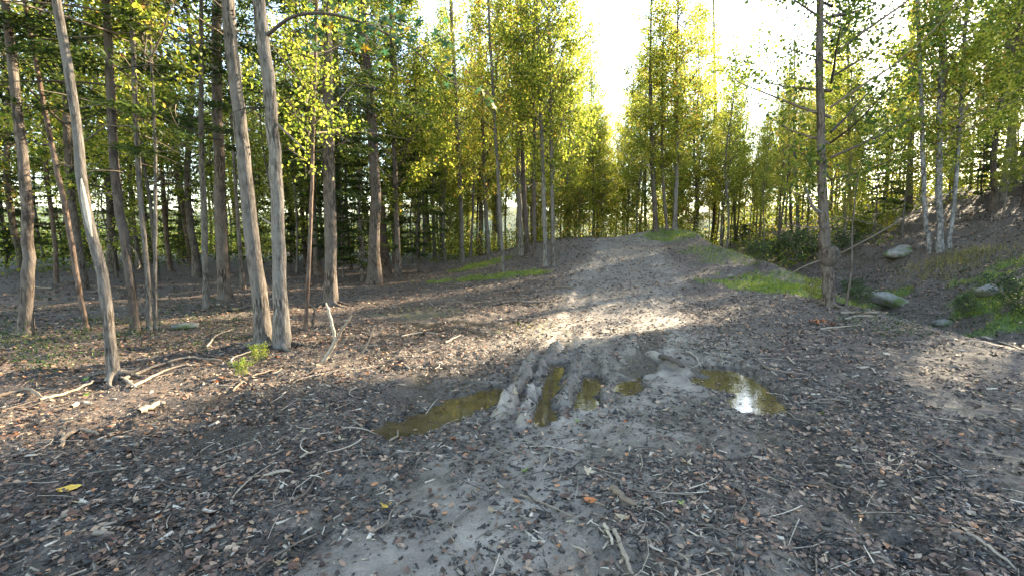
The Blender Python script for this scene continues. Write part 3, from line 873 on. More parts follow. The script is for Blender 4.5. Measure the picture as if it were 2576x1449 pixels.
def region(n, az0, az1, d0, d1, kinds, label, cat, group, mind=1.3, smin=0.75, smax=1.15, pw=0.7, ok=None):
    done = tries = 0
    while done < n and tries < 6000:
        tries += 1
        az = R(random.uniform(az0, az1))
        d = d0 + (d1 - d0) * random.random() ** pw
        x, y = d * math.sin(az), d * math.cos(az)
        if ok and not ok(x, y): continue
        if any((x - a) ** 2 + (y - b) ** 2 < mind ** 2 for a, b in PLACED): continue
        key = random.choice(kinds)
        s = lane_cap(key, x, y, capped(key, x, y, random.uniform(smin, smax)))
        if s < 0.22: continue
        lab = label[key[:3]] if isinstance(label, dict) else label
        if key == 'undR' and isinstance(label, dict): lab = label.get('red', lab)
        kind = {'low': 'young evergreens', 'hem': 'evergreens', 'pop': 'poplars', 'oak': 'broadleaf trees', 'und': 'saplings', 'thi': 'slender trees'}[key[:3]]
        if key == 'undR': kind = 'red saplings'
        o = plant(key, x, y, s, None, cat, group + ', ' + kind)
        BACK.append((x / y, lab, o))
        done += 1
offtrack = lambda x, y: not (-2.5 < x < shoulder(y) + 3 and y < 24)
region(60, -50, -8, 13, 46, ['hemA', 'hemB', 'hemC', 'thinA', 'thinB', 'thinA', 'popC', 'popA', 'thinB'], {'thi': 'slender half-bare tree',
    'hem': 'dark evergreen', 'oak': 'broad-leaved shade tree',
    'pop': 'yellow-green tree'}, 'tree', 'deep left wood', ok=offtrack)
region(22, -49, -5, 14, 38, ['lowA', 'lowB', 'undB', 'undA', 'undB'], {'low': 'feathery young evergreen', 'und': 'low leafy sapling', 'red': 'orange-leaved sapling'},
       'sapling', 'left wood understorey', mind=0.9, ok=offtrack)
region(12, -68, -50, 9, 34, ['hemA', 'hemB', 'popC', 'thinA'], {'thi': 'slender half-bare tree', 'hem': 'dark evergreen', 'pop': 'yellow-green tree'}, 'tree', 'far left wood', ok=offtrack)
region(28, -8, 6.5, 27, 52, ['popA', 'popB', 'popC', 'popD', 'popA', 'oakC', 'hemB'], {
    'pop': 'sunlit yellow-green tree', 'oak': 'tall light green tree', 'hem': 'dark evergreen'}, 'tree', 'wood behind the poles', ok=offtrack)
region(34, 6.5, 24, 27, 55, ['popA', 'popB', 'popC', 'popD', 'undB', 'oakC'], {
    'pop': 'sunlit yellow-green tree', 'und': 'low leafy sapling', 'oak': 'tall light green tree'}, 'tree', 'wood beyond the crest')
region(18, 3, 24, 25.5, 34, ['undB', 'undB', 'undB', 'undA', 'undR'], {'und': 'low leafy sapling', 'red': 'orange-leaved sapling'},
       'sapling', 'crest saplings', mind=0.8, smin=0.5, smax=0.9)
region(40, 24, 36, 22, 50, ['thinA', 'thinB', 'popD', 'popB', 'thinA', 'popA'], {
    'thi': 'slender half-bare tree', 'pop': 'yellow-green tree', 'und': 'low leafy sapling'}, 'tree', 'thin wood beyond the gully')
region(40, -32, 6, 17, 45, ['thinA', 'thinB'], {'thi': 'thin straight pole'}, 'tree', 'thin poles of the wood', mind=0.8, ok=offtrack, smin=.7)
region(18, 6, 25, 25, 45, ['thinA', 'thinB'], {'thi': 'thin straight pole'}, 'tree', 'thin poles past the crest', mind=0.7, smin=.6, smax=.9)
bankok = lambda x, y: x > shoulder(y) + 4.5
region(34, 35, 50, 22, 46, ['oakA', 'popB', 'oakC', 'thinA', 'popC', 'thinA', 'thinB'], {
    'oak': 'broad-leaved shade tree', 'pop': 'yellow-green tree',
    'thi': 'slender half-bare tree', 'hem': 'dark evergreen'}, 'tree', 'right bank wood', ok=bankok)
region(8, 36, 49, 24, 34, ['undA', 'undB', 'lowA', 'undB'], {'low': 'feathery young evergreen', 'und': 'low leafy sapling', 'red': 'orange-leaved sapling'}, 'sapling', 'right bank understorey', mind=0.8, ok=bankok)
region(3, 54, 66, 18, 40, ['popC', 'oakB', 'oakC', 'popA'], 'broad-leaved shade tree', 'tree', 'unseen shade trees added past the right bank', ok=bankok)  # trees out of view, added for the shade they cast
for t_, c_, key, s_ in [(25, -2.9, 'popC', 1), (31, -3.0, 'popA', 1.1), (36, -2.7, 'oakC', 1.05), (28, 1.0, 'oakB', 1), (22, 1.6, 'popC', .95), (37, 0.8, 'popA', 1.1), (28, 3.4, 'oakB', 1), (29, -0.2, 'popA', 1.05), (33, -0.9, 'oakC', 1.0), (24, 0.2, 'popB', 1)]:  # trees added to shade the foreground between the open sun lanes
    x, y = t_ * SX + c_ * SY, t_ * SY - c_ * SX
    o = plant(key, x, y, s_, None, 'tree', 'right bank, added shade trees')
    BACK.append((x / y, 'broad-leaved shade tree' if key[:3] == 'oak' else 'yellow-green tree', o))
for X, d_, key, s_ in [(1600, 28, 'popB', .72), (1575, 33, 'popD', .66), (1490, 31, 'popA', .68), (1505, 36, 'popC', .60)]:
    a_ = math.atan((X - 1288) / F)
    o = plant(key, d_ * math.sin(a_), d_ * math.cos(a_), s_, None, 'tree', 'trees framing the sky gap')
    BACK.append((math.tan(a_), 'sunlit yellow-green tree', o))
for k, p in PR.items():
    if k not in USED:
        for c in list(p.children): bpy.data.objects.remove(c)
        bpy.data.objects.remove(p)


ORD = 'first second third fourth fifth sixth seventh eighth ninth tenth eleventh twelfth thirteenth fourteenth fifteenth sixteenth seventeenth eighteenth nineteenth twentieth'.split() + ['%dth' % i for i in range(21, 60)]
MARKS = [(-9e9, 'beyond the left edge'), (-5, 'left of the broad dark trunk'), (66, 'between broad dark trunk and leaning grey tree'), (230, 'between leaning grey tree and stem cluster'),
         (375, 'between stem cluster and paired grey trees'), (690, 'between paired grey trees and scaly pine'), (828, 'between scaly pine and red-brown tree'),
         (955, 'between red-brown tree and slender poles'), (1150, 'behind the clump of slender poles'), (1400, 'between the pole clump and the sky gap'),
         (1500, 'below the open sky gap'), (1640, 'behind the grassy mound'), (1798, 'between lone tall pole and pale gully trunk'),
         (2000, 'between pale gully trunk and knotted tree'), (2075, 'between the knotted tree and the birches'), (2325, 'behind the three birches'),
         (2430, 'on the bank right of the birches'), (2576, 'beyond the right edge')]
cells = {}
for tanaz, lab, o in BACK:
    X = 1288 + tanaz * F
    place = [m for x0, m in MARKS if x0 <= X][-1]
    cells.setdefault((lab, place), []).append((X, o))
for (lab, place), v in cells.items():
    v.sort(key=lambda e: e[0])
    for i, (X, o) in enumerate(v):
        o['label'] = ('the only ' if len(v) == 1 else ORD[i] + ' ') + lab + (' ' if len(v) == 1 else ' from the left ') + place

# ------------------------------------------------------------------ features of the near trees
def scar(root, Q, rr, z0, z1, ang, width, label, m='scar'):
    """a strip of bare wood lying on a trunk's surface"""
    ks = np.linspace(z0, z1, 7)
    cx = [np.array([np.interp(z, Q[:, 2], Q[:, i]) for i in range(3)]) for z in ks]
    rad = [np.interp(z, Q[:, 2], rr) for z in ks]
    V = []
    for i in range(7):
        wd = width * math.sin(math.pi * (0.08 + 0.84 * i / 6))
        for j in (-1, -0.33, 0.33, 1):
            a_ = ang + j * wd / rad[i]
            V.append(cx[i] + np.array([math.cos(a_), math.sin(a_), 0]) * (rad[i] * 1.1 + (0.012 if abs(j) < 0.5 else -0.012)))
    Qd = [(4 * i + j, 4 * i + j + 1, 4 * i + j + 5, 4 * i + j + 4) for i in range(6) for j in range(3)]
    o = obj('bark_scar', mesh_np('bark_scar', V, Qd, smooth=True), M[m], root)
    o['label'] = label
scar(t1, q1, trunk_mesh.__defaults__ and np.interp(q1[:, 2], [0, 15], [0.085, 0.03]), 1.55, 2.15, -0.9, 0.03, 'pale strip of bare wood where bark is torn off')
def stub(root, Q, P, r0, name='broken_limb', m='dead'):
    tb = Tubes()
    tb.add(spline(np.array(P), 7), np.linspace(r0, r0 * 0.45, 7), 6, 0.2)
    return obj(name, tb.mesh(name), M[m], root)
def on(Q, z):
    return np.array([np.interp(z, Q[:, 2], Q[:, i]) for i in range(3)])
p = on(q3, 1.75); stub(t3, q3, [p, p + (-0.08, -0.05, 0.03), p + (-0.17, -0.08, 0.09)], 0.022)
p = on(q3, 3.2); stub(t3, q3, [p, p + (0.25, -0.05, -0.22), p + (0.5, -0.1, -0.45)], 0.022, m='twig')
p = on(q2, 4.6); stub(t2, q2, [p + (0.1, -0.12, -.1), p + (0.2, -0.22, -0.5), p + (0.24, -0.2, -1.3)], 0.022)
p = on(qr, 1.95); stub(tr, qr, [p, p + (-0.3, -0.1, 0.15), p + (-0.48, -0.12, 0.55)], 0.045, m='bark_grey')
p = on(qr, 1.1); stub(tr, qr, [p, p + (0.25, -0.2, 0.05), p + (1.4, -0.3, 0.75), p + (2.4, -0.3, 1.35)], 0.022, m='twig')
p = on(qr, 1.0); stub(tr, qr, [p, p + (-0.5, -0.2, -0.12), p + (-1.1, -0.25, -0.42)], 0.016, m='twig')
p = on(qr, 0.0)
stub(tr, qr, [p + (0.3, -0.1, 0), p + (0.36, -0.1, 0.8), p + (0.34, -0.05, 1.7), p + (0.42, 0, 2.8)], 0.025, 'side_stem', 'bark_brown')
tb = Tubes()   # burl on the knotted tree
c = on(qr, 1.05)
tb.add(np.array([c + (0.02, -0.05, -0.22), c + (0.04, -0.06, -0.1), c + (0.05, -0.06, 0.02), c + (0.03, -0.05, 0.14), c + (0.02, -0.05, 0.22)]), [0.08, 0.19, 0.215, 0.18, 0.09], 9, 0.3)
obj('burl', tb.mesh('burl'), M['bark_brown'], tr)
# root toes spreading over the soil
def roots(root, n, r0, L, z=0.0):
    bark = [c for c in root.children if c.name.startswith('trunk')][0].data.materials[0]
    for i in range(n):
        a_ = i * 6.28 / n + random.uniform(-.4, .4)
        tb = Tubes()
        pts = []
        for s_ in np.linspace(0, 1, 6):
            x, y = math.cos(a_ + s_ * .4) * L * s_, math.sin(a_ + s_ * .4) * L * s_
            gz = float(H(root.location.x + x, root.location.y + y)) - root.location.z
            pts.append((x, y, gz + 0.10 * (1 - s_) ** 2 + 0.005))
        tb.add(np.array(pts), np.linspace(r0, 0.008, 6), 6, 0.15)
        obj('root', tb.mesh('root'), bark, root)
roots(t1, 4, 0.035, 0.45); roots(t2, 5, 0.05, 0.5); roots(t3, 4, 0.045, 0.4); roots(t5, 5, 0.05, 0.5); roots(tr, 4, 0.05, 0.5)

def star_shape(nlobe, r_out, r_in, curl, seed):
    r = np.random.default_rng(seed)
    V = [(0, 0, 0)]
    m = nlobe * 4
    for i in range(m):
        a_ = 2 * math.pi * i / m + r.normal() * 0.06
        ph = i % 4
        rad = {0: r_out, 1: (r_out * .45 + r_in * .55), 2: r_in, 3: (r_out * .45 + r_in * .55)}[ph] * r.uniform(0.85, 1.12)
        V.append((math.cos(a_) * rad, math.sin(a_) * rad, curl * (rad / r_out) ** 2 * (0.5 + 0.8 * math.sin(2 * a_ + seed)) + r.normal() * 0.04 * r_out))
    return V, [(0, 1 + i, 1 + (i + 1) % m) for i in range(m)]
def oval_shape(L, W, curl, seed):
    r = np.random.default_rng(seed)
    V, T, n = [], [], 6
    for i in range(n + 1):
        s_ = i / n
        hw = W * math.sin(math.pi * min(0.98, 0.03 + 0.95 * s_)) ** 0.8 * r.uniform(.9, 1.1)
        z = curl * (2 * s_ - 1) ** 2
        V += [((s_ - .5) * L, -hw, z + curl * .5 + r.normal() * .03 * W), ((s_ - .5) * L, 0, z), ((s_ - .5) * L, hw, z + curl * .5 + r.normal() * .03 * W)]
    for i in range(n):
        a_ = 3 * i
        for j in (0, 1):
            T += [(a_ + j, a_ + j + 3, a_ + j + 4), (a_ + j, a_ + j + 4, a_ + j + 1)]
    return V, T

# leafy star-leaved bough hanging across the pine from the paired grey tree
tb = Tubes(); cl = []
b0 = on(q3, 4.25)
main = spline(np.array([b0, b0 + (0.5, -0.1, 0.25), b0 + (1.2, -0.3, 0.15), b0 + (2.0, -0.5, -0.25), b0 + (2.6, -0.6, -0.75)]), 16)
tb.add(main, np.linspace(0.028, 0.006, 16), 6)
LV, LT = [], []
for i in range(24):
    e = main[random.randint(5, 15)]
    f = e + np.array([random.uniform(-.1, .65), random.uniform(-.5, .5), random.uniform(-.6, .45)])
    tb.add(np.array([e, (e + f) / 2 + (0, 0, .03), f]), [0.006, 0.004, 0.002], 4)
    for j in range(9):
        g = e + (f - e) * random.uniform(.3, 1.1) + rng.normal(size=3) * 0.07
        V, T = star_shape(5, random.uniform(0.045, 0.08), 0.022, random.uniform(-.01, .02), i * 9 + j)
        ro = Quaternion((random.gauss(0, 1), random.gauss(0, 1), random.gauss(0, 1)), 1).to_matrix() if False else Matrix.Rotation(random.uniform(0, 6.28), 3, 'Z') @ Matrix.Rotation(random.uniform(-1.2, 1.2), 3, 'X') @ Matrix.Rotation(random.uniform(0, 6.28), 3, 'Z')
        k = len(LV)
        LV += [ro @ Vector(v) + Vector(g) for v in V]
        LT += [(a_ + k, b_ + k, c_ + k) for a_, b_, c_ in T]
bo = obj('leafy_bough', tb.mesh('leafy_bough'), M['twig'], t3)
bo['label'] = 'bough with star-shaped green and orange leaves'
fo = obj('foliage', mesh_np('foliage', LV, None, LT), M['gum'], bo)
fo['kind'] = 'stuff'

# ------------------------------------------------------------------ rocks
def rock(px, size, label, seed, sink=0.3, rot=0.0, tilt=0.0):
    r = np.random.default_rng(seed)
    n, m = 22, 14
    th, ph = np.meshgrid(np.linspace(0, 2 * np.pi, n, endpoint=False), np.linspace(0.02, np.pi - 0.02, m))
    d = np.stack([np.cos(th) * np.sin(ph), np.sin(th) * np.sin(ph), np.cos(ph)], -1)
    rad = 1.0
    for k in range(9):                   # flat facets cut from a ball
        nn = unit(r.normal(size=3)); rad = np.minimum(rad, r.uniform(0.62, 0.9) / np.clip(d @ nn, 0.05, 1))
    V = d * rad[..., None] + (vnoise(d[..., 0] * 5, d[..., 1] * 5 + d[..., 2] * 3, 1.0, seed) * 0.12)[..., None] * d
    V = V.reshape(-1, 3) * np.array(size)
    i = np.arange(n * m).reshape(m, n); j = np.roll(i, -1, 1)
    me = mesh_np('rock', V, np.stack([i[:-1], i[1:], j[1:], j[:-1]], -1).reshape(-1, 4), smooth=True)
    o = obj('rock', me, M['rock'])
    p = at(*px)
    o.location = p + Vector((0, 0, size[2] * (1 - 2 * sink)))
    o.rotation_euler = (tilt * 0.3, tilt, rot)
    tag(o, label, 'rock')
rock((2262, 645), (0.60, 0.42, 0.24), 'flat-topped grey rock on the bank left of the birches', 11, 0.25, 0.3, -0.1)
rock((2488, 742), (0.40, 0.30, 0.17), 'grey rock above the mossy hummock on the bank', 12, 0.25, 0.5)
rock((2250, 765), (0.85, 0.36, 0.2), 'long mossy slab sloping along the gully beside the knotted tree', 13, 0.3, -0.75, 0.22)
rock((470, 826), (0.24, 0.12, 0.07), 'small pale stone lying in weeds behind the leaning grey tree', 14, 0.2, 0.2)
rock((1838, 700), (0.10, 0.08, 0.06), 'small stone in the grass right of the track', 15, 0.2)
rock((2372, 815), (0.25, 0.2, 0.1), 'small wet stone in the bottom of the gully', 16, 0.3)

# ------------------------------------------------------------------ shrubs and low plants
def shrub_proto(var, leaf):
    root = empty('shrub', (0, 0, -200))
    crown_parts(root, var, 1.3, None, leaf)
    return root
SH = {}
def shrub(px, scale, label, leaf='weed', cat='shrub', name='shrub'):
    k = leaf + str(len(SH) % 2) if leaf + '1' not in SH else leaf + random.choice('01')
    if k not in SH:
        SH[k] = shrub_proto('shr' + k[-1], leaf); o = SH[k]
    else:
        o = copy_tree(SH[k])
        for q in ('label', 'group'):
            if q in o: del o[q]
    o.name = name
    o.location = at(*px)
    o.scale = (scale, scale, scale * random.uniform(.7, 1))
    o.rotation_euler = (0, 0, random.uniform(0, 6.28))
    tag(o, label, cat)
for px, s_, lab, lf in [
    ((1905, 668), .7, 'dark leafy shrub in the gully below the track shoulder, leftmost there', 'weed'),
    ((1955, 662), .8, 'dark leafy shrub in the gully, second from the left', 'weed'),
    ((1998, 668), 1.1, 'dark leafy shrub in the gully beside the branch of the knotted tree', 'weed'),
    ((2035, 655), .95, 'tall dark shrub in the gully just left of the knotted tree', 'weed'),
    ((1925, 640), .9, 'dark shrub deeper in the gully behind the leftmost one', 'green'),
    ((2120, 640), .8, 'green shrub at the foot of the bank just right of the knotted tree', 'weed'),
    ((2150, 610), .8, 'green shrub on the bank behind the knotted tree', 'green'),
    ((2175, 600), 0.8, 'small yellow-green shrub on the bank left of the flat-topped rock', 'poplar'),
    ((2230, 590), 0.7, 'small yellow shrub on the bank above the flat-topped rock', 'poplar'),
    ((1870, 620), 1.2, 'green shrub at the right foot of the crest mound', 'weed'),
    ((2140, 752), 0.55, 'ivy-covered bushy clump at the foot of the knotted tree', 'weed'),
    ((2165, 775), 0.4, 'low bright leafy clump in front of the mossy slab', 'weed'),
    ((2040, 752), 0.35, 'yellowing low plant left of the knotted tree foot', 'poplar'),
    ((2070, 760), 0.3, 'yellowing low plant touching the knotted tree foot', 'poplar'),
    ((608, 945), 0.16, 'small bright green seedling on the litter left of the paired trees', 'grass'),
    ((652, 910), 0.2, 'small bright green seedling at the foot of the paired trees', 'grass'),
    ((870, 640), 0.9, 'feathery evergreen shrub behind the scaly pine', 'needle'),
    ((2420, 800), 0.4, 'low leafy clump at the foot of the mossy hummock', 'weed'),
    ((2535, 790), 0.6, 'leafy clump on the mossy hummock at the right', 'weed'),
]:
    shrub(px, s_, lab, lf)

# ------------------------------------------------------------------ grass tufts and weeds
def ground_stuff(name, V, Q, mat, label):
    o = obj(name, mesh_np(name, V, Q), mat)
    tag(o, label, None, None, 'stuff')
pts, hs = [], []
for p, rx, ry, den, hh in GP:
    n = int(rx * ry * 4 * den * 2.2)
    x = p.x + rng.uniform(-1.2, 1.2, n) * rx; y = p.y + rng.uniform(-1.2, 1.2, n) * ry
    q = ((x - p.x) / rx) ** 2 + ((y - p.y) / ry) ** 2 + 1.6 * vnoise(x, y, 0.5, 31) + 1.0 * vnoise(x, y, 0.17, 32)
    k = q < 0.8
    pts.append(np.stack([x[k], y[k], H(x[k], y[k])], -1)); hs.append(np.full(k.sum(), hh) * rng.uniform(.5, 1.3, k.sum()))
pts, hs = np.vstack(pts), np.concatenate(hs)
def blades(pts, hs, wd=0.006):
    n = len(pts)
    a_ = rng.uniform(0, 6.28, n)
    lean = rng.normal(size=(n, 2)) * 0.45
    sx, sy = np.cos(a_) * wd, np.sin(a_) * wd
    z0 = np.zeros(n)
    b0 = pts + np.stack([sx, sy, z0 - 0.01], -1); b1 = pts - np.stack([sx, sy, z0 + 0.01], -1)
    t_ = pts + np.stack([lean[:, 0] * hs, lean[:, 1] * hs, hs], -1)
    t0, t1_ = t_ + np.stack([sx, sy, z0], -1) * .3, t_ - np.stack([sx, sy, z0], -1) * .3
    return np.stack([b0, b1, t1_, t0], 1).reshape(-1, 3), np.arange(4 * n).reshape(-1, 4)
V, Q = blades(pts, hs, 0.007)
ground_stuff('grass', V, Q, M['grass'], 'short bright green grass growing in patches beside the track')
# dry tuft on the bank by the birches
p = at(2420, 652); n = 1100
pp = np.stack([p.x + rng.normal(size=n) * 0.75, p.y + rng.normal(size=n) * 0.5, np.zeros(n)], -1); pp[:, 2] = H(pp[:, 0], pp[:, 1])
V, Q = blades(pp, rng.uniform(0.06, 0.26, n), 0.005)
ground_stuff('dry_grass', V, Q, M['drygrass'], 'tuft of dry yellow grass on the bank below the birches')
cen = []
for i in range(150):
    X, Y = random.uniform(-60, 640), random.uniform(790, 930) if i % 3 else random.uniform(740, 860)
    if Y > 930 - 0.09 * X + random.uniform(-15, 10) and X > 200: continue
    p = at(X, Y)
    hh, ww, k = random.uniform(.04, .2), random.uniform(.06, .22), random.randint(12, 40)
    c_ = np.array(p) + rng.normal(size=(k, 3)) * np.array([ww, ww, 0]); c_[:, 2] = H(c_[:, 0], c_[:, 1]) + np.abs(rng.normal(size=k)) * hh * .7
    cen.append(c_)
for i in range(220):      # sprinkling of small plants on the bank and along the gully
    X, Y = random.uniform(2120, 2600), random.uniform(640, 850)
    p = at(X, Y); k = random.randint(8, 30)
    c_ = np.array(p) + rng.normal(size=(k, 3)) * np.array([.12, .12, 0]); c_[:, 2] = H(c_[:, 0], c_[:, 1]) + np.abs(rng.normal(size=k)) * .07
    cen.append(c_)
cen = np.vstack(cen)
V, Q = kites(cen, rng.uniform(.018, .05, len(cen)), 0.6, 0.24, pointed=True)
ground_stuff('weeds', V, Q, M['weed'], 'low dark green weeds covering the ground in the left wood and on the bank')

def undergrowth(n, az0, az1, d0, d1, hh, size, mat, label):
    k = n // 40
    a_ = np.radians(rng.uniform(az0, az1, k)); d = rng.uniform(d0, d1, k)
    x, y = d * np.sin(a_), d * np.cos(a_)
    c_ = np.repeat(np.stack([x, y], -1), 40, 0) + rng.normal(size=(k * 40, 2)) * .45
    top = np.repeat(rng.uniform(.3, 1, k) * hh, 40)
    z = H(c_[:, 0], c_[:, 1], False) + top * rng.random(k * 40)
    V, Q = kites(np.column_stack([c_, z]), rng.uniform(.6, 1.3, k * 40) * size, .5, .35)
    ground_stuff('undergrowth', V, Q, M[mat], label)
undergrowth(46000, -52, -5, 26, 58, 3.2, .12, 'green', 'dark green brush covering the floor deep in the left wood')
undergrowth(26000, -8, 24, 26, 48, 2.2, .12, 'poplar', 'sunlit yellow-green brush beyond the crest and behind the poles')  # poplar leaf colour carries the yellow sunlight on this low brush
undergrowth(7000, 24, 38, 22, 45, 1.0, .11, 'green', 'dark brush beyond the gully')
undergrowth(40000, 24, 52, 38, 62, 5.5, .16, 'green', 'dense brush far behind the right bank and gully')
undergrowth(44000, -66, -4, 44, 72, 5.0, .17, 'green', 'dense green brush at the far side of the left wood')
undergrowth(6000, 37, 50, 30, 48, .9, .11, 'green', 'dark brush on top of the right bank under the trees')

# ------------------------------------------------------------------ litter: what nobody could count
def scatter(n, d0, d1, az=57, keep_track=0.3, pw=1.0):
    u = rng.random(n) ** pw
    d = d0 * (d1 / d0) ** u
    a_ = R(az) * rng.uniform(-1, 1, n)
    x, y = d * np.sin(a_), d * np.cos(a_)
    tk = trackness(x, y)
    z = H(x, y)
    dens = (1 - (1 - keep_track) * tk) * np.clip(0.75 + 1.3 * vnoise(x, y, 0.8, 41) + 0.8 * vnoise(x, y, 0.3, 42), 0.08, 1)
    k = (rng.random(n) < dens) & (z > WATER_Z + 0.006)
    return np.stack([x[k], y[k], z[k]], -1)
P = scatter(70000, 1.5, 30, keep_track=0.2)
P = np.vstack([P, scatter(48000, 7, 30, keep_track=0.5)])
bx, by = rng.uniform(9, 25, 26000), rng.uniform(7, 26, 26000)
bk = bx > shoulder(by) + 0.3
P = np.vstack([P, np.stack([bx, by, H(bx, by)], -1)[bk]])
dd = np.hypot(P[:, 0], P[:, 1])
sz = rng.uniform(.016, .055, len(P)) * np.clip(0.75 + dd * .06, .7, 1.8)
V, Q = kites(P + np.array([0, 0, 0.008]), sz, 2.4, 0.30, 0.12, -0.15, pointed=True)
ground_stuff('fallen_leaves', V, Q, M['litter'], 'brown dead leaves strewn over the forest floor')
def slivers(P, L, W):
    n = len(P)
    a_ = rng.uniform(0, 6.28, n); tl = rng.normal(size=n) * 0.22
    u = np.stack([np.cos(a_) * np.cos(tl), np.sin(a_) * np.cos(tl), np.sin(tl)], -1)
    v = np.stack([-np.sin(a_), np.cos(a_), rng.normal(size=n) * .4], -1); v = unit(v)
    w_ = np.cross(u, v)
    L, W = L[:, None] / 2, W[:, None] / 2
    T = W * rng.uniform(.35, .8, n)[:, None]
    c0, c1 = P - u * L, P + u * L
    f = rng.uniform(.35, 1, n)[:, None]
    V = np.stack([c0 + v * W - w_ * T, c0 - v * W - w_ * T, c0 + w_ * T, c1 + v * W * f - w_ * T, c1 - v * W * f - w_ * T, c1 + w_ * T * f], 1).reshape(-1, 3)
    k = np.arange(n)[:, None] * 6
    Q = np.concatenate([k + np.array([q]) for q in ((0, 1, 4, 3), (1, 2, 5, 4), (2, 0, 3, 5))])
    T_ = np.concatenate([k + np.array([q]) for q in ((0, 2, 1), (3, 4, 5))])
    return V, Q, T_
P = scatter(125000, 1.5, 15, keep_track=0.3, pw=0.9)
L = np.clip(np.exp(rng.normal(size=len(P)) * .7) * .018, .006, .09)
V, Q, T = slivers(P + np.array([0, 0, 0.006]), L, L * rng.uniform(.15, .4, len(P)))
o = obj('wood_chip_debris', mesh_np('wood_chip_debris', V, Q, T), M['chip']); tag(o, 'shredded wood chips and bark bits mixed into the mud', None, None, 'stuff')
P = scatter(42000, 1.5, 9, keep_track=0.3)
n = len(P)
r_ = np.clip(np.exp(rng.normal(size=n) * .5) * .010, .004, .03)[:, None]
dirs = np.array([(1, 0, 0), (0, 1, 0), (-1, 0, 0), (0, -1, 0), (0, 0, .8), (0, 0, -.6)])
V = P[:, None, :] + dirs[None] * r_[:, None] * rng.uniform(.6, 1.4, (n, 6, 1)) + rng.normal(size=(n, 6, 3)) * r_[:, None] * .2
k = np.arange(n)[:, None] * 6
T = np.concatenate([k + np.array([q]) for q in ((0, 1, 4), (1, 2, 4), (2, 3, 4), (3, 0, 4), (1, 0, 5), (2, 1, 5), (3, 2, 5), (0, 3, 5))])
o = obj('mud_clods_debris', mesh_np('mud_clods_debris', V, None, T), M['clod']); tag(o, 'small dark clods of mud and bark mulch', None, None, 'stuff')
P = scatter(3000, 1.6, 22, keep_track=0.4)
tb = Tubes()
for p in P:
    L_, a_ = random.uniform(.08, .38) * (1 + 0.05 * math.hypot(p[0], p[1])), random.uniform(0, 6.28)
    s_ = np.linspace(-.5, .5, 4)
    b_ = random.uniform(-.2, .2)
    q = np.stack([p[0] + np.cos(a_ + b_ * s_ * 4) * s_ * L_, p[1] + np.sin(a_ + b_ * s_ * 4) * s_ * L_, s_ * 0], -1)
    q[:, 2] = H(q[:, 0], q[:, 1], False) + 0.012 + random.uniform(0, .02)
    tb.add(q, np.linspace(1, .5, 4) * random.uniform(.002, .005), 3)
o = obj('twig_debris', tb.mesh('twig_debris'), M['chip']); tag(o, 'fine dead twigs scattered over the forest floor', None, None, 'stuff')

# ------------------------------------------------------------------ single leaves, chips and sticks near the camera
SHAPES = {}
for i in range(5):
    V, T = star_shape(5, 0.06, 0.024, random.uniform(.012, .035), 900 + i); SHAPES['star%d' % i] = (V, T)
    V, T = oval_shape(0.10, 0.026, random.uniform(.006, .02), 950 + i); SHAPES['oval%d' % i] = (V, T)
LM = {}
def leaf_obj(shape, colour, p, size, yaw, label, group, tilt=None):
    if (shape, colour) not in LM:
        V, T = SHAPES[shape]
        me = mesh_np('fallen_leaf', V, None, T); me.materials.append(M['leaf_' + colour]); LM[(shape, colour)] = me
    o = obj('fallen_leaf', LM[(shape, colour)])
    o.location = p
    o.scale = (size,) * 3
    tl = tilt if tilt is not None else random.gauss(0, .22)
    o.rotation_euler = (tl, random.gauss(0, .2) if tilt is None else 0, yaw)
    tag(o, label, 'leaf', group)
FL = []
for pts_, hw, dep in POOLS:
    for i in range(int(6 + 14 * hw / .2)):
        c0 = np.array(pts_[random.randint(0, len(pts_) - 1)]) + rng.normal(size=2) * hw * .8
        if float(H(c0[0], c0[1])) < WATER_Z - .004: FL.append((c0[0], c0[1], WATER_Z + .003))
V, Q = kites(np.array(FL), rng.uniform(.02, .05, len(FL)), 9, .33, .03, 0, pointed=True)
ground_stuff('floating_leaves', V, Q, M['litter'], 'small dead leaves floating on the puddles')
def zone(p):
    X = 1288 + p[0] / max(p[1], .5) * F
    far = p[1] > 5.4
    for lim, nearer, farther in ((700, 'on litter left of the long puddle', 'on litter before the paired trees'), (1250, 'on mud below the long puddle', 'on litter above the long puddle'),
                                 (1700, 'on mud below the wheel ruts', 'on mud above the wheel ruts'), (2050, 'on mud below the right puddle', 'on mud above the right puddle'),
                                 (9e9, 'on mulch right of the right puddle', 'on mulch toward the gully')):
        if X < lim: return farther if far else nearer
LAB = {'brown': ('rust-brown curled dead leaf', 'brown leaves on the near ground'), 'orange': ('orange-red autumn leaf', 'orange leaves on the near ground'),
       'tan': ('pale tan dry leaf', 'tan leaves on the near ground'), 'green': ('small yellow-green fallen leaf', 'green leaves on the near ground')}
P = scatter(900, 2.1, 8, az=50, keep_track=0.45)[:190]
for p in P:
    col = random.choices(['brown', 'orange', 'tan', 'green'], [0.72, 0.09, 0.17, 0.02])[0]
    shp = ('star%d' if random.random() < .6 else 'oval%d') % random.randint(0, 4)
    leaf_obj(shp, col, p + np.array([0, 0, .014]), random.uniform(.4, .85), random.uniform(0, 6.28), LAB[col][0] + ' ' + zone(p), LAB[col][1])
SHAPES['wide'] = oval_shape(0.13, 0.040, 0.006, 77)
leaf_obj('wide', 'yellow', at(174, 1227) + Vector((0, 0, .02)), 0.95, 0.5, 'large golden-yellow oval leaf lying alone on the dark mud', None, 0.12)
leaf_obj('star1', 'yellow', at(970, 1278) + Vector((0, 0, .015)), 0.6, 0.4, 'yellow star-shaped leaf beside the wavy twig', None, 0.05)
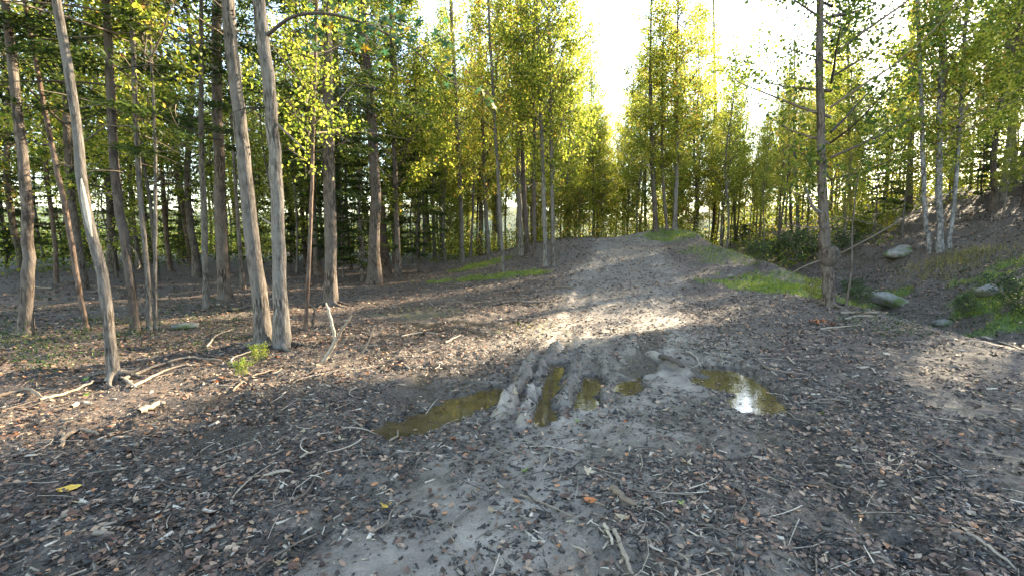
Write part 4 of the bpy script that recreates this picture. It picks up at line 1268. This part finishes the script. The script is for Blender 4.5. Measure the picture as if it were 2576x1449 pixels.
leaf_obj('star2', 'tan', at(1478, 1195) + Vector((0, 0, .03)), 0.8, 1.0, 'pale curled leaf standing at the tip of the twig heap', None, 0.5)
for X, Y, k in [(2040, 812, 1), (2052, 806, 2), (2063, 812, 3), (2075, 808, 4), (2085, 814, 0), (2056, 815, 1), (2095, 820, 2)]:
    leaf_obj('star%d' % k, 'orange', at(X, Y) + Vector((0, 0, .02)), 1.1, k, 'bright orange leaf in the patch left of the pale stick pile', 'orange leaf patch by the gully')

CHIPM = []
for i in range(6):
    n = 7
    V, Q = [], []
    L_, W_, T_ = 0.10, 0.011, 0.007
    for j in range(n):
        s_ = j / (n - 1)
        f = (0.45 + 0.55 * math.sin(math.pi * min(.95, .12 + .8 * s_))) * random.uniform(.85, 1.1)
        bend = random.uniform(-.002, .002) + 0.01 * (i % 3) * s_ * (1 - s_)
        for (a_, b_) in ((-1, -.4), (1, -.6), (.7, .8), (-.6, 1)):
            V.append(((s_ - .5) * L_, a_ * W_ * f + bend * 2, b_ * T_ * f + bend))
    for j in range(n - 1):
        for q in range(4):
            Q.append((4 * j + q, 4 * j + (q + 1) % 4, 4 * j + 4 + (q + 1) % 4, 4 * j + 4 + q))
    Q += [(3, 2, 1, 0), (4 * n - 4, 4 * n - 3, 4 * n - 2, 4 * n - 1)]
    me = mesh_np('wood_chip', V, Q); me.materials.append(M['bigchip']); CHIPM.append(me)
def chip_obj(p, size, yaw, label, group, tl=0.0):
    o = obj('wood_chip', random.choice(CHIPM)); o.location = p; o.scale = (size, size * random.uniform(.5, 1.0), size * .7)
    o.rotation_euler = (random.uniform(-.4, .4), tl, yaw); tag(o, label, 'wood chip', group)
for p in scatter(700, 1.8, 6.5, az=50, keep_track=0.7)[:200]:
    chip_obj(p + np.array([0, 0, .012]), random.uniform(.28, .75), random.uniform(0, 6.28), 'pale split wood chip ' + zone(p), 'wood chips on the near ground', random.gauss(0, .15))
for i in range(80):
    X, Y = random.gauss(1640, 110), random.gauss(1345, 70)
    if Y > 1470: continue
    chip_obj(at(X, Y) + Vector((0, 0, .014)), random.uniform(.3, .85), random.uniform(0, 6.28), 'pale wood splinter in the twig heap low in the middle', 'splinters in the twig heap', random.gauss(0, .25))
for X, Y, sz_, yw, lab in [(697, 1193, 1.6, .35, 'flat pale plank of split wood on the mud below the forked stick'), (555, 1185, 1.1, 1.3, 'short pale splinter standing out on dark mud left of the flat plank'),
                           (775, 1145, 1.2, .9, 'pale splinter above the flat plank of split wood'), (1735, 1152, 1.0, .7, 'pale splinter on the bare mud below the right puddle'),
                           (2000, 1180, 1.1, 1.5, 'narrow pale splinter on the mud below the right rut')]:
    chip_obj(at(X, Y) + Vector((0, 0, .02)), sz_, yw, lab, None)

def stick(pts, r0, label, mat='dead', lift=0.01, name='fallen_stick', cat='stick', group=None, forks=(), taper=.55, air=None):
    P = []
    for i, p in enumerate(pts):
        q = at(*p[:2])
        if len(p) > 2:
            q = vertplane(p[0], p[1], p[2])
        P.append(np.array(q) + np.array([0, 0, lift + r0]) * (len(p) < 3))
    base = Vector(P[0])
    root = empty(name, base) if forks else None
    def one(PP, r, nm, parent):
        tb = Tubes()
        n = max(10, 4 * len(PP))
        q = spline(np.array(PP), n)
        q[1:-1] += rng.normal(size=(n - 2, 3)) * r * .25
        rr = np.linspace(1, taper, n) * r; rr[0] *= .8; rr[-1] *= .6
        tb.add(q - np.array(base), rr, 7, .25)
        o = obj(nm, tb.mesh(nm), M[mat], parent)
        return o
    if forks:
        one(P, r0, 'stem', root)
        for f in forks:
            one([np.array(vertplane(*g)) for g in f], r0 * .75, 'fork', root)
        o = root
    else:
        o = one(P, r0, name, None); o.location = base
    tag(o, label, cat, group)
    return o
yb = at(812, 918).y
stick([(812, 918), (830, 885, yb), (841, 850, yb), (832, 800, yb), (820, 762, yb)], 0.028, 'upright forked dead stick standing in the litter right of the paired trees', 'dead', forks=[[(838, 868, yb), (860, 830, yb), (886, 792, yb)]], name='forked_stick')
yb = at(910, 895).y
stick([(910, 895), (928, 858, yb), (942, 818, yb)], 0.012, 'thin pale stick leaning out of the litter right of the forked stick', 'dead')
yb = at(786, 828).y
stick([(786, 828), (790, 795, yb), (788, 772, yb)], 0.025, 'short broken snag beside the thin reddish sapling', 'bark_brown', name='broken_snag', cat='snag')
for pts, r, lab, mt in [
    ([(262, 968), (285, 952), (315, 962), (345, 988)], .018, 'pale arched root-like stick at the foot of the leaning grey tree', 'dead'),
    ([(-20, 1008), (40, 990), (75, 992), (108, 1010)], .02, 'curved pale branch on the ground at the far left edge', 'dead'),
    ([(100, 1012), (160, 992), (210, 976), (240, 966)], .016, 'straight thin branch running toward the leaning grey tree', 'dead'),
    ([(150, 1112), (185, 1088), (215, 1084), (248, 1096)], .018, 'bowed pale stick at the lower edge of the sunlit litter', 'dead'),
    ([(160, 1095), (158, 1118), (150, 1130)], .014, 'short pale stub crossing the bowed stick', 'dead'),
    ([(350, 1045), (390, 1025), (412, 1018)], .03, 'short pale split log in the sunlit litter', 'bigchip'),
    ([(180, 1030), (205, 1020), (232, 1022)], .022, 'short curved pale stick above the bowed one', 'dead'),
    ([(735, 1275), (770, 1240), (790, 1210), (815, 1172)], .011, 'slender grey curved stick on the mud below the forked stick', 'twig'),
    ([(926, 1352), (975, 1322), (992, 1278), (1058, 1244)], .006, 'wavy thin yellowish twig on the mud beside the star leaf', 'dead'),
    ([(978, 1115), (1000, 1100), (1000, 1085)], .010, 'small hooked pale twig at the lower tip of the long puddle', 'dead'),
    ([(1538, 1238), (1565, 1262), (1598, 1292)], .022, 'thick ribbed brown stick at the head of the twig heap', 'dead'),
    ([(1545, 1345), (1565, 1385), (1580, 1420), (1600, 1470)], .013, 'grey stick running off the bottom edge from the twig heap', 'dead'),
    ([(1622, 1236), (1650, 1270), (1693, 1303), (1782, 1328)], .008, 'long thin bent twig right of the ribbed stick', 'twig'),
    ([(1590, 1385), (1620, 1415), (1670, 1450)], .006, 'thin dark twig forking toward the bottom edge', 'twig'),
    ([(1630, 1395), (1690, 1425), (1760, 1460)], .007, 'long brown twig along the bottom edge right of centre', 'twig'),
    ([(1520, 1330), (1535, 1360), (1540, 1380)], .010, 'short upright grey stick in the twig heap', 'dead'),
    ([(1660, 905), (1690, 915), (1722, 932)], .035, 'dark mud-caked branch left of the right puddle', 'bark_brown'),
    ([(1728, 888), (1748, 900), (1762, 925)], .014, 'grey bent stick dipping toward the right puddle', 'dead'),
    ([(1905, 905), (1930, 930), (1985, 945), (2040, 948)], .016, 'long dark bowed branch on the mulch right of the right puddle', 'twig'),
    ([(2470, 852), (2520, 868), (2600, 892)], .025, 'long pale straight stick at the right edge by the gully', 'bigchip'),
    ([(2112, 796), (2150, 790), (2200, 792), (2235, 790)], .03, 'thick pale stick on top of the small pile at the gully edge', 'bigchip'),
    ([(2120, 806), (2160, 800), (2215, 800)], .025, 'second pale stick of the small pile at the gully edge', 'bigchip'),
    ([(2062, 829), (2110, 826), (2168, 822)], .018, 'long pale stick just below the small stick pile', 'bigchip'),
    ([(2200, 836), (2240, 848)], .018, 'short straight pale stick right of the long one by the gully', 'bigchip'),
    ([(2160, 935), (2185, 925), (2205, 945)], .016, 'pale hooked stick in the mulch on the right', 'dead'),
    ([(2430, 1355), (2480, 1390), (2560, 1440)], .010, 'long pale stick near the lower right corner', 'dead'),
    ([(2270, 1250), (2310, 1275), (2345, 1305)], .010, 'thin grey twig on the mulch near the lower right', 'twig'),
    ([(1980, 905), (2000, 918)], .014, 'short grey stick above the dark bowed branch', 'dead'),
    ([(1385, 728), (1410, 726), (1445, 728)], .022, 'pale short stick lying on the track edge below the pole clump', 'dead'),
    ([(1240, 770), (1290, 765), (1345, 768), (1385, 764)], .03, 'dark low branch lying across the litter below the pole clump', 'bark_brown'),
    ([(575, 790), (640, 772), (700, 768)], .03, 'fallen grey log lying in the litter behind the thick grey tree', 'bark_grey'),
    ([(75, 722), (130, 728), (185, 712), (245, 695)], .02, 'long bare fallen branch across the sunlit streak in the left wood', 'dead'),
    ([(310, 962), (380, 930), (470, 905), (560, 912)], .02, 'long dead branch at the edge of the weeds by the leaning grey tree', 'twig'),
    ([(330, 985), (420, 935), (500, 918)], .016, 'second dead branch along the weed edge, below the long one', 'dead'),
    ([(520, 880), (545, 850), (585, 830)], .014, 'thin pale curved branch arching out of the weeds', 'dead'),
    ([(585, 985), (620, 955), (690, 935)], .014, 'pale thin stick in the sunlit litter left of the forked stick', 'dead'),
    ([(590, 925), (585, 905), (640, 885)], .014, 'crooked stick among the seedlings beside the paired trees', 'dead'),
    ([(1010, 850), (1060, 838), (1100, 842)], .014, 'pale stick on the litter right of the scaly pine', 'dead'),
    ([(1120, 865), (1160, 850)], .018, 'short bright stick on the litter above the ruts', 'bigchip'),
]:
    stick(pts, r, lab, mt)
for i, p in enumerate(scatter(400, 2.0, 9, az=48, keep_track=0.5)[:90]):
    L_, a_ = random.uniform(.14, .42), random.uniform(0, 6.28)
    s_ = np.linspace(-.5, .5, 6); bnd = random.uniform(-.5, .5)
    q = np.stack([np.cos(a_ + bnd * s_) * s_ * L_, np.sin(a_ + bnd * s_) * s_ * L_, 0 * s_], -1)
    q[:, 2] = H(q[:, 0] + p[0], q[:, 1] + p[1], False) - p[2] + .014
    tb = Tubes(); tb.add(q, np.linspace(1, .5, 6) * random.uniform(.004, .008), 5, .2)
    o = obj('fallen_twig', tb.mesh('fallen_twig'), M[random.choice(['dead', 'twig', 'twig'])]); o.location = p
    tag(o, 'short dead twig lying ' + zone(p), 'twig', 'twigs on the near ground')
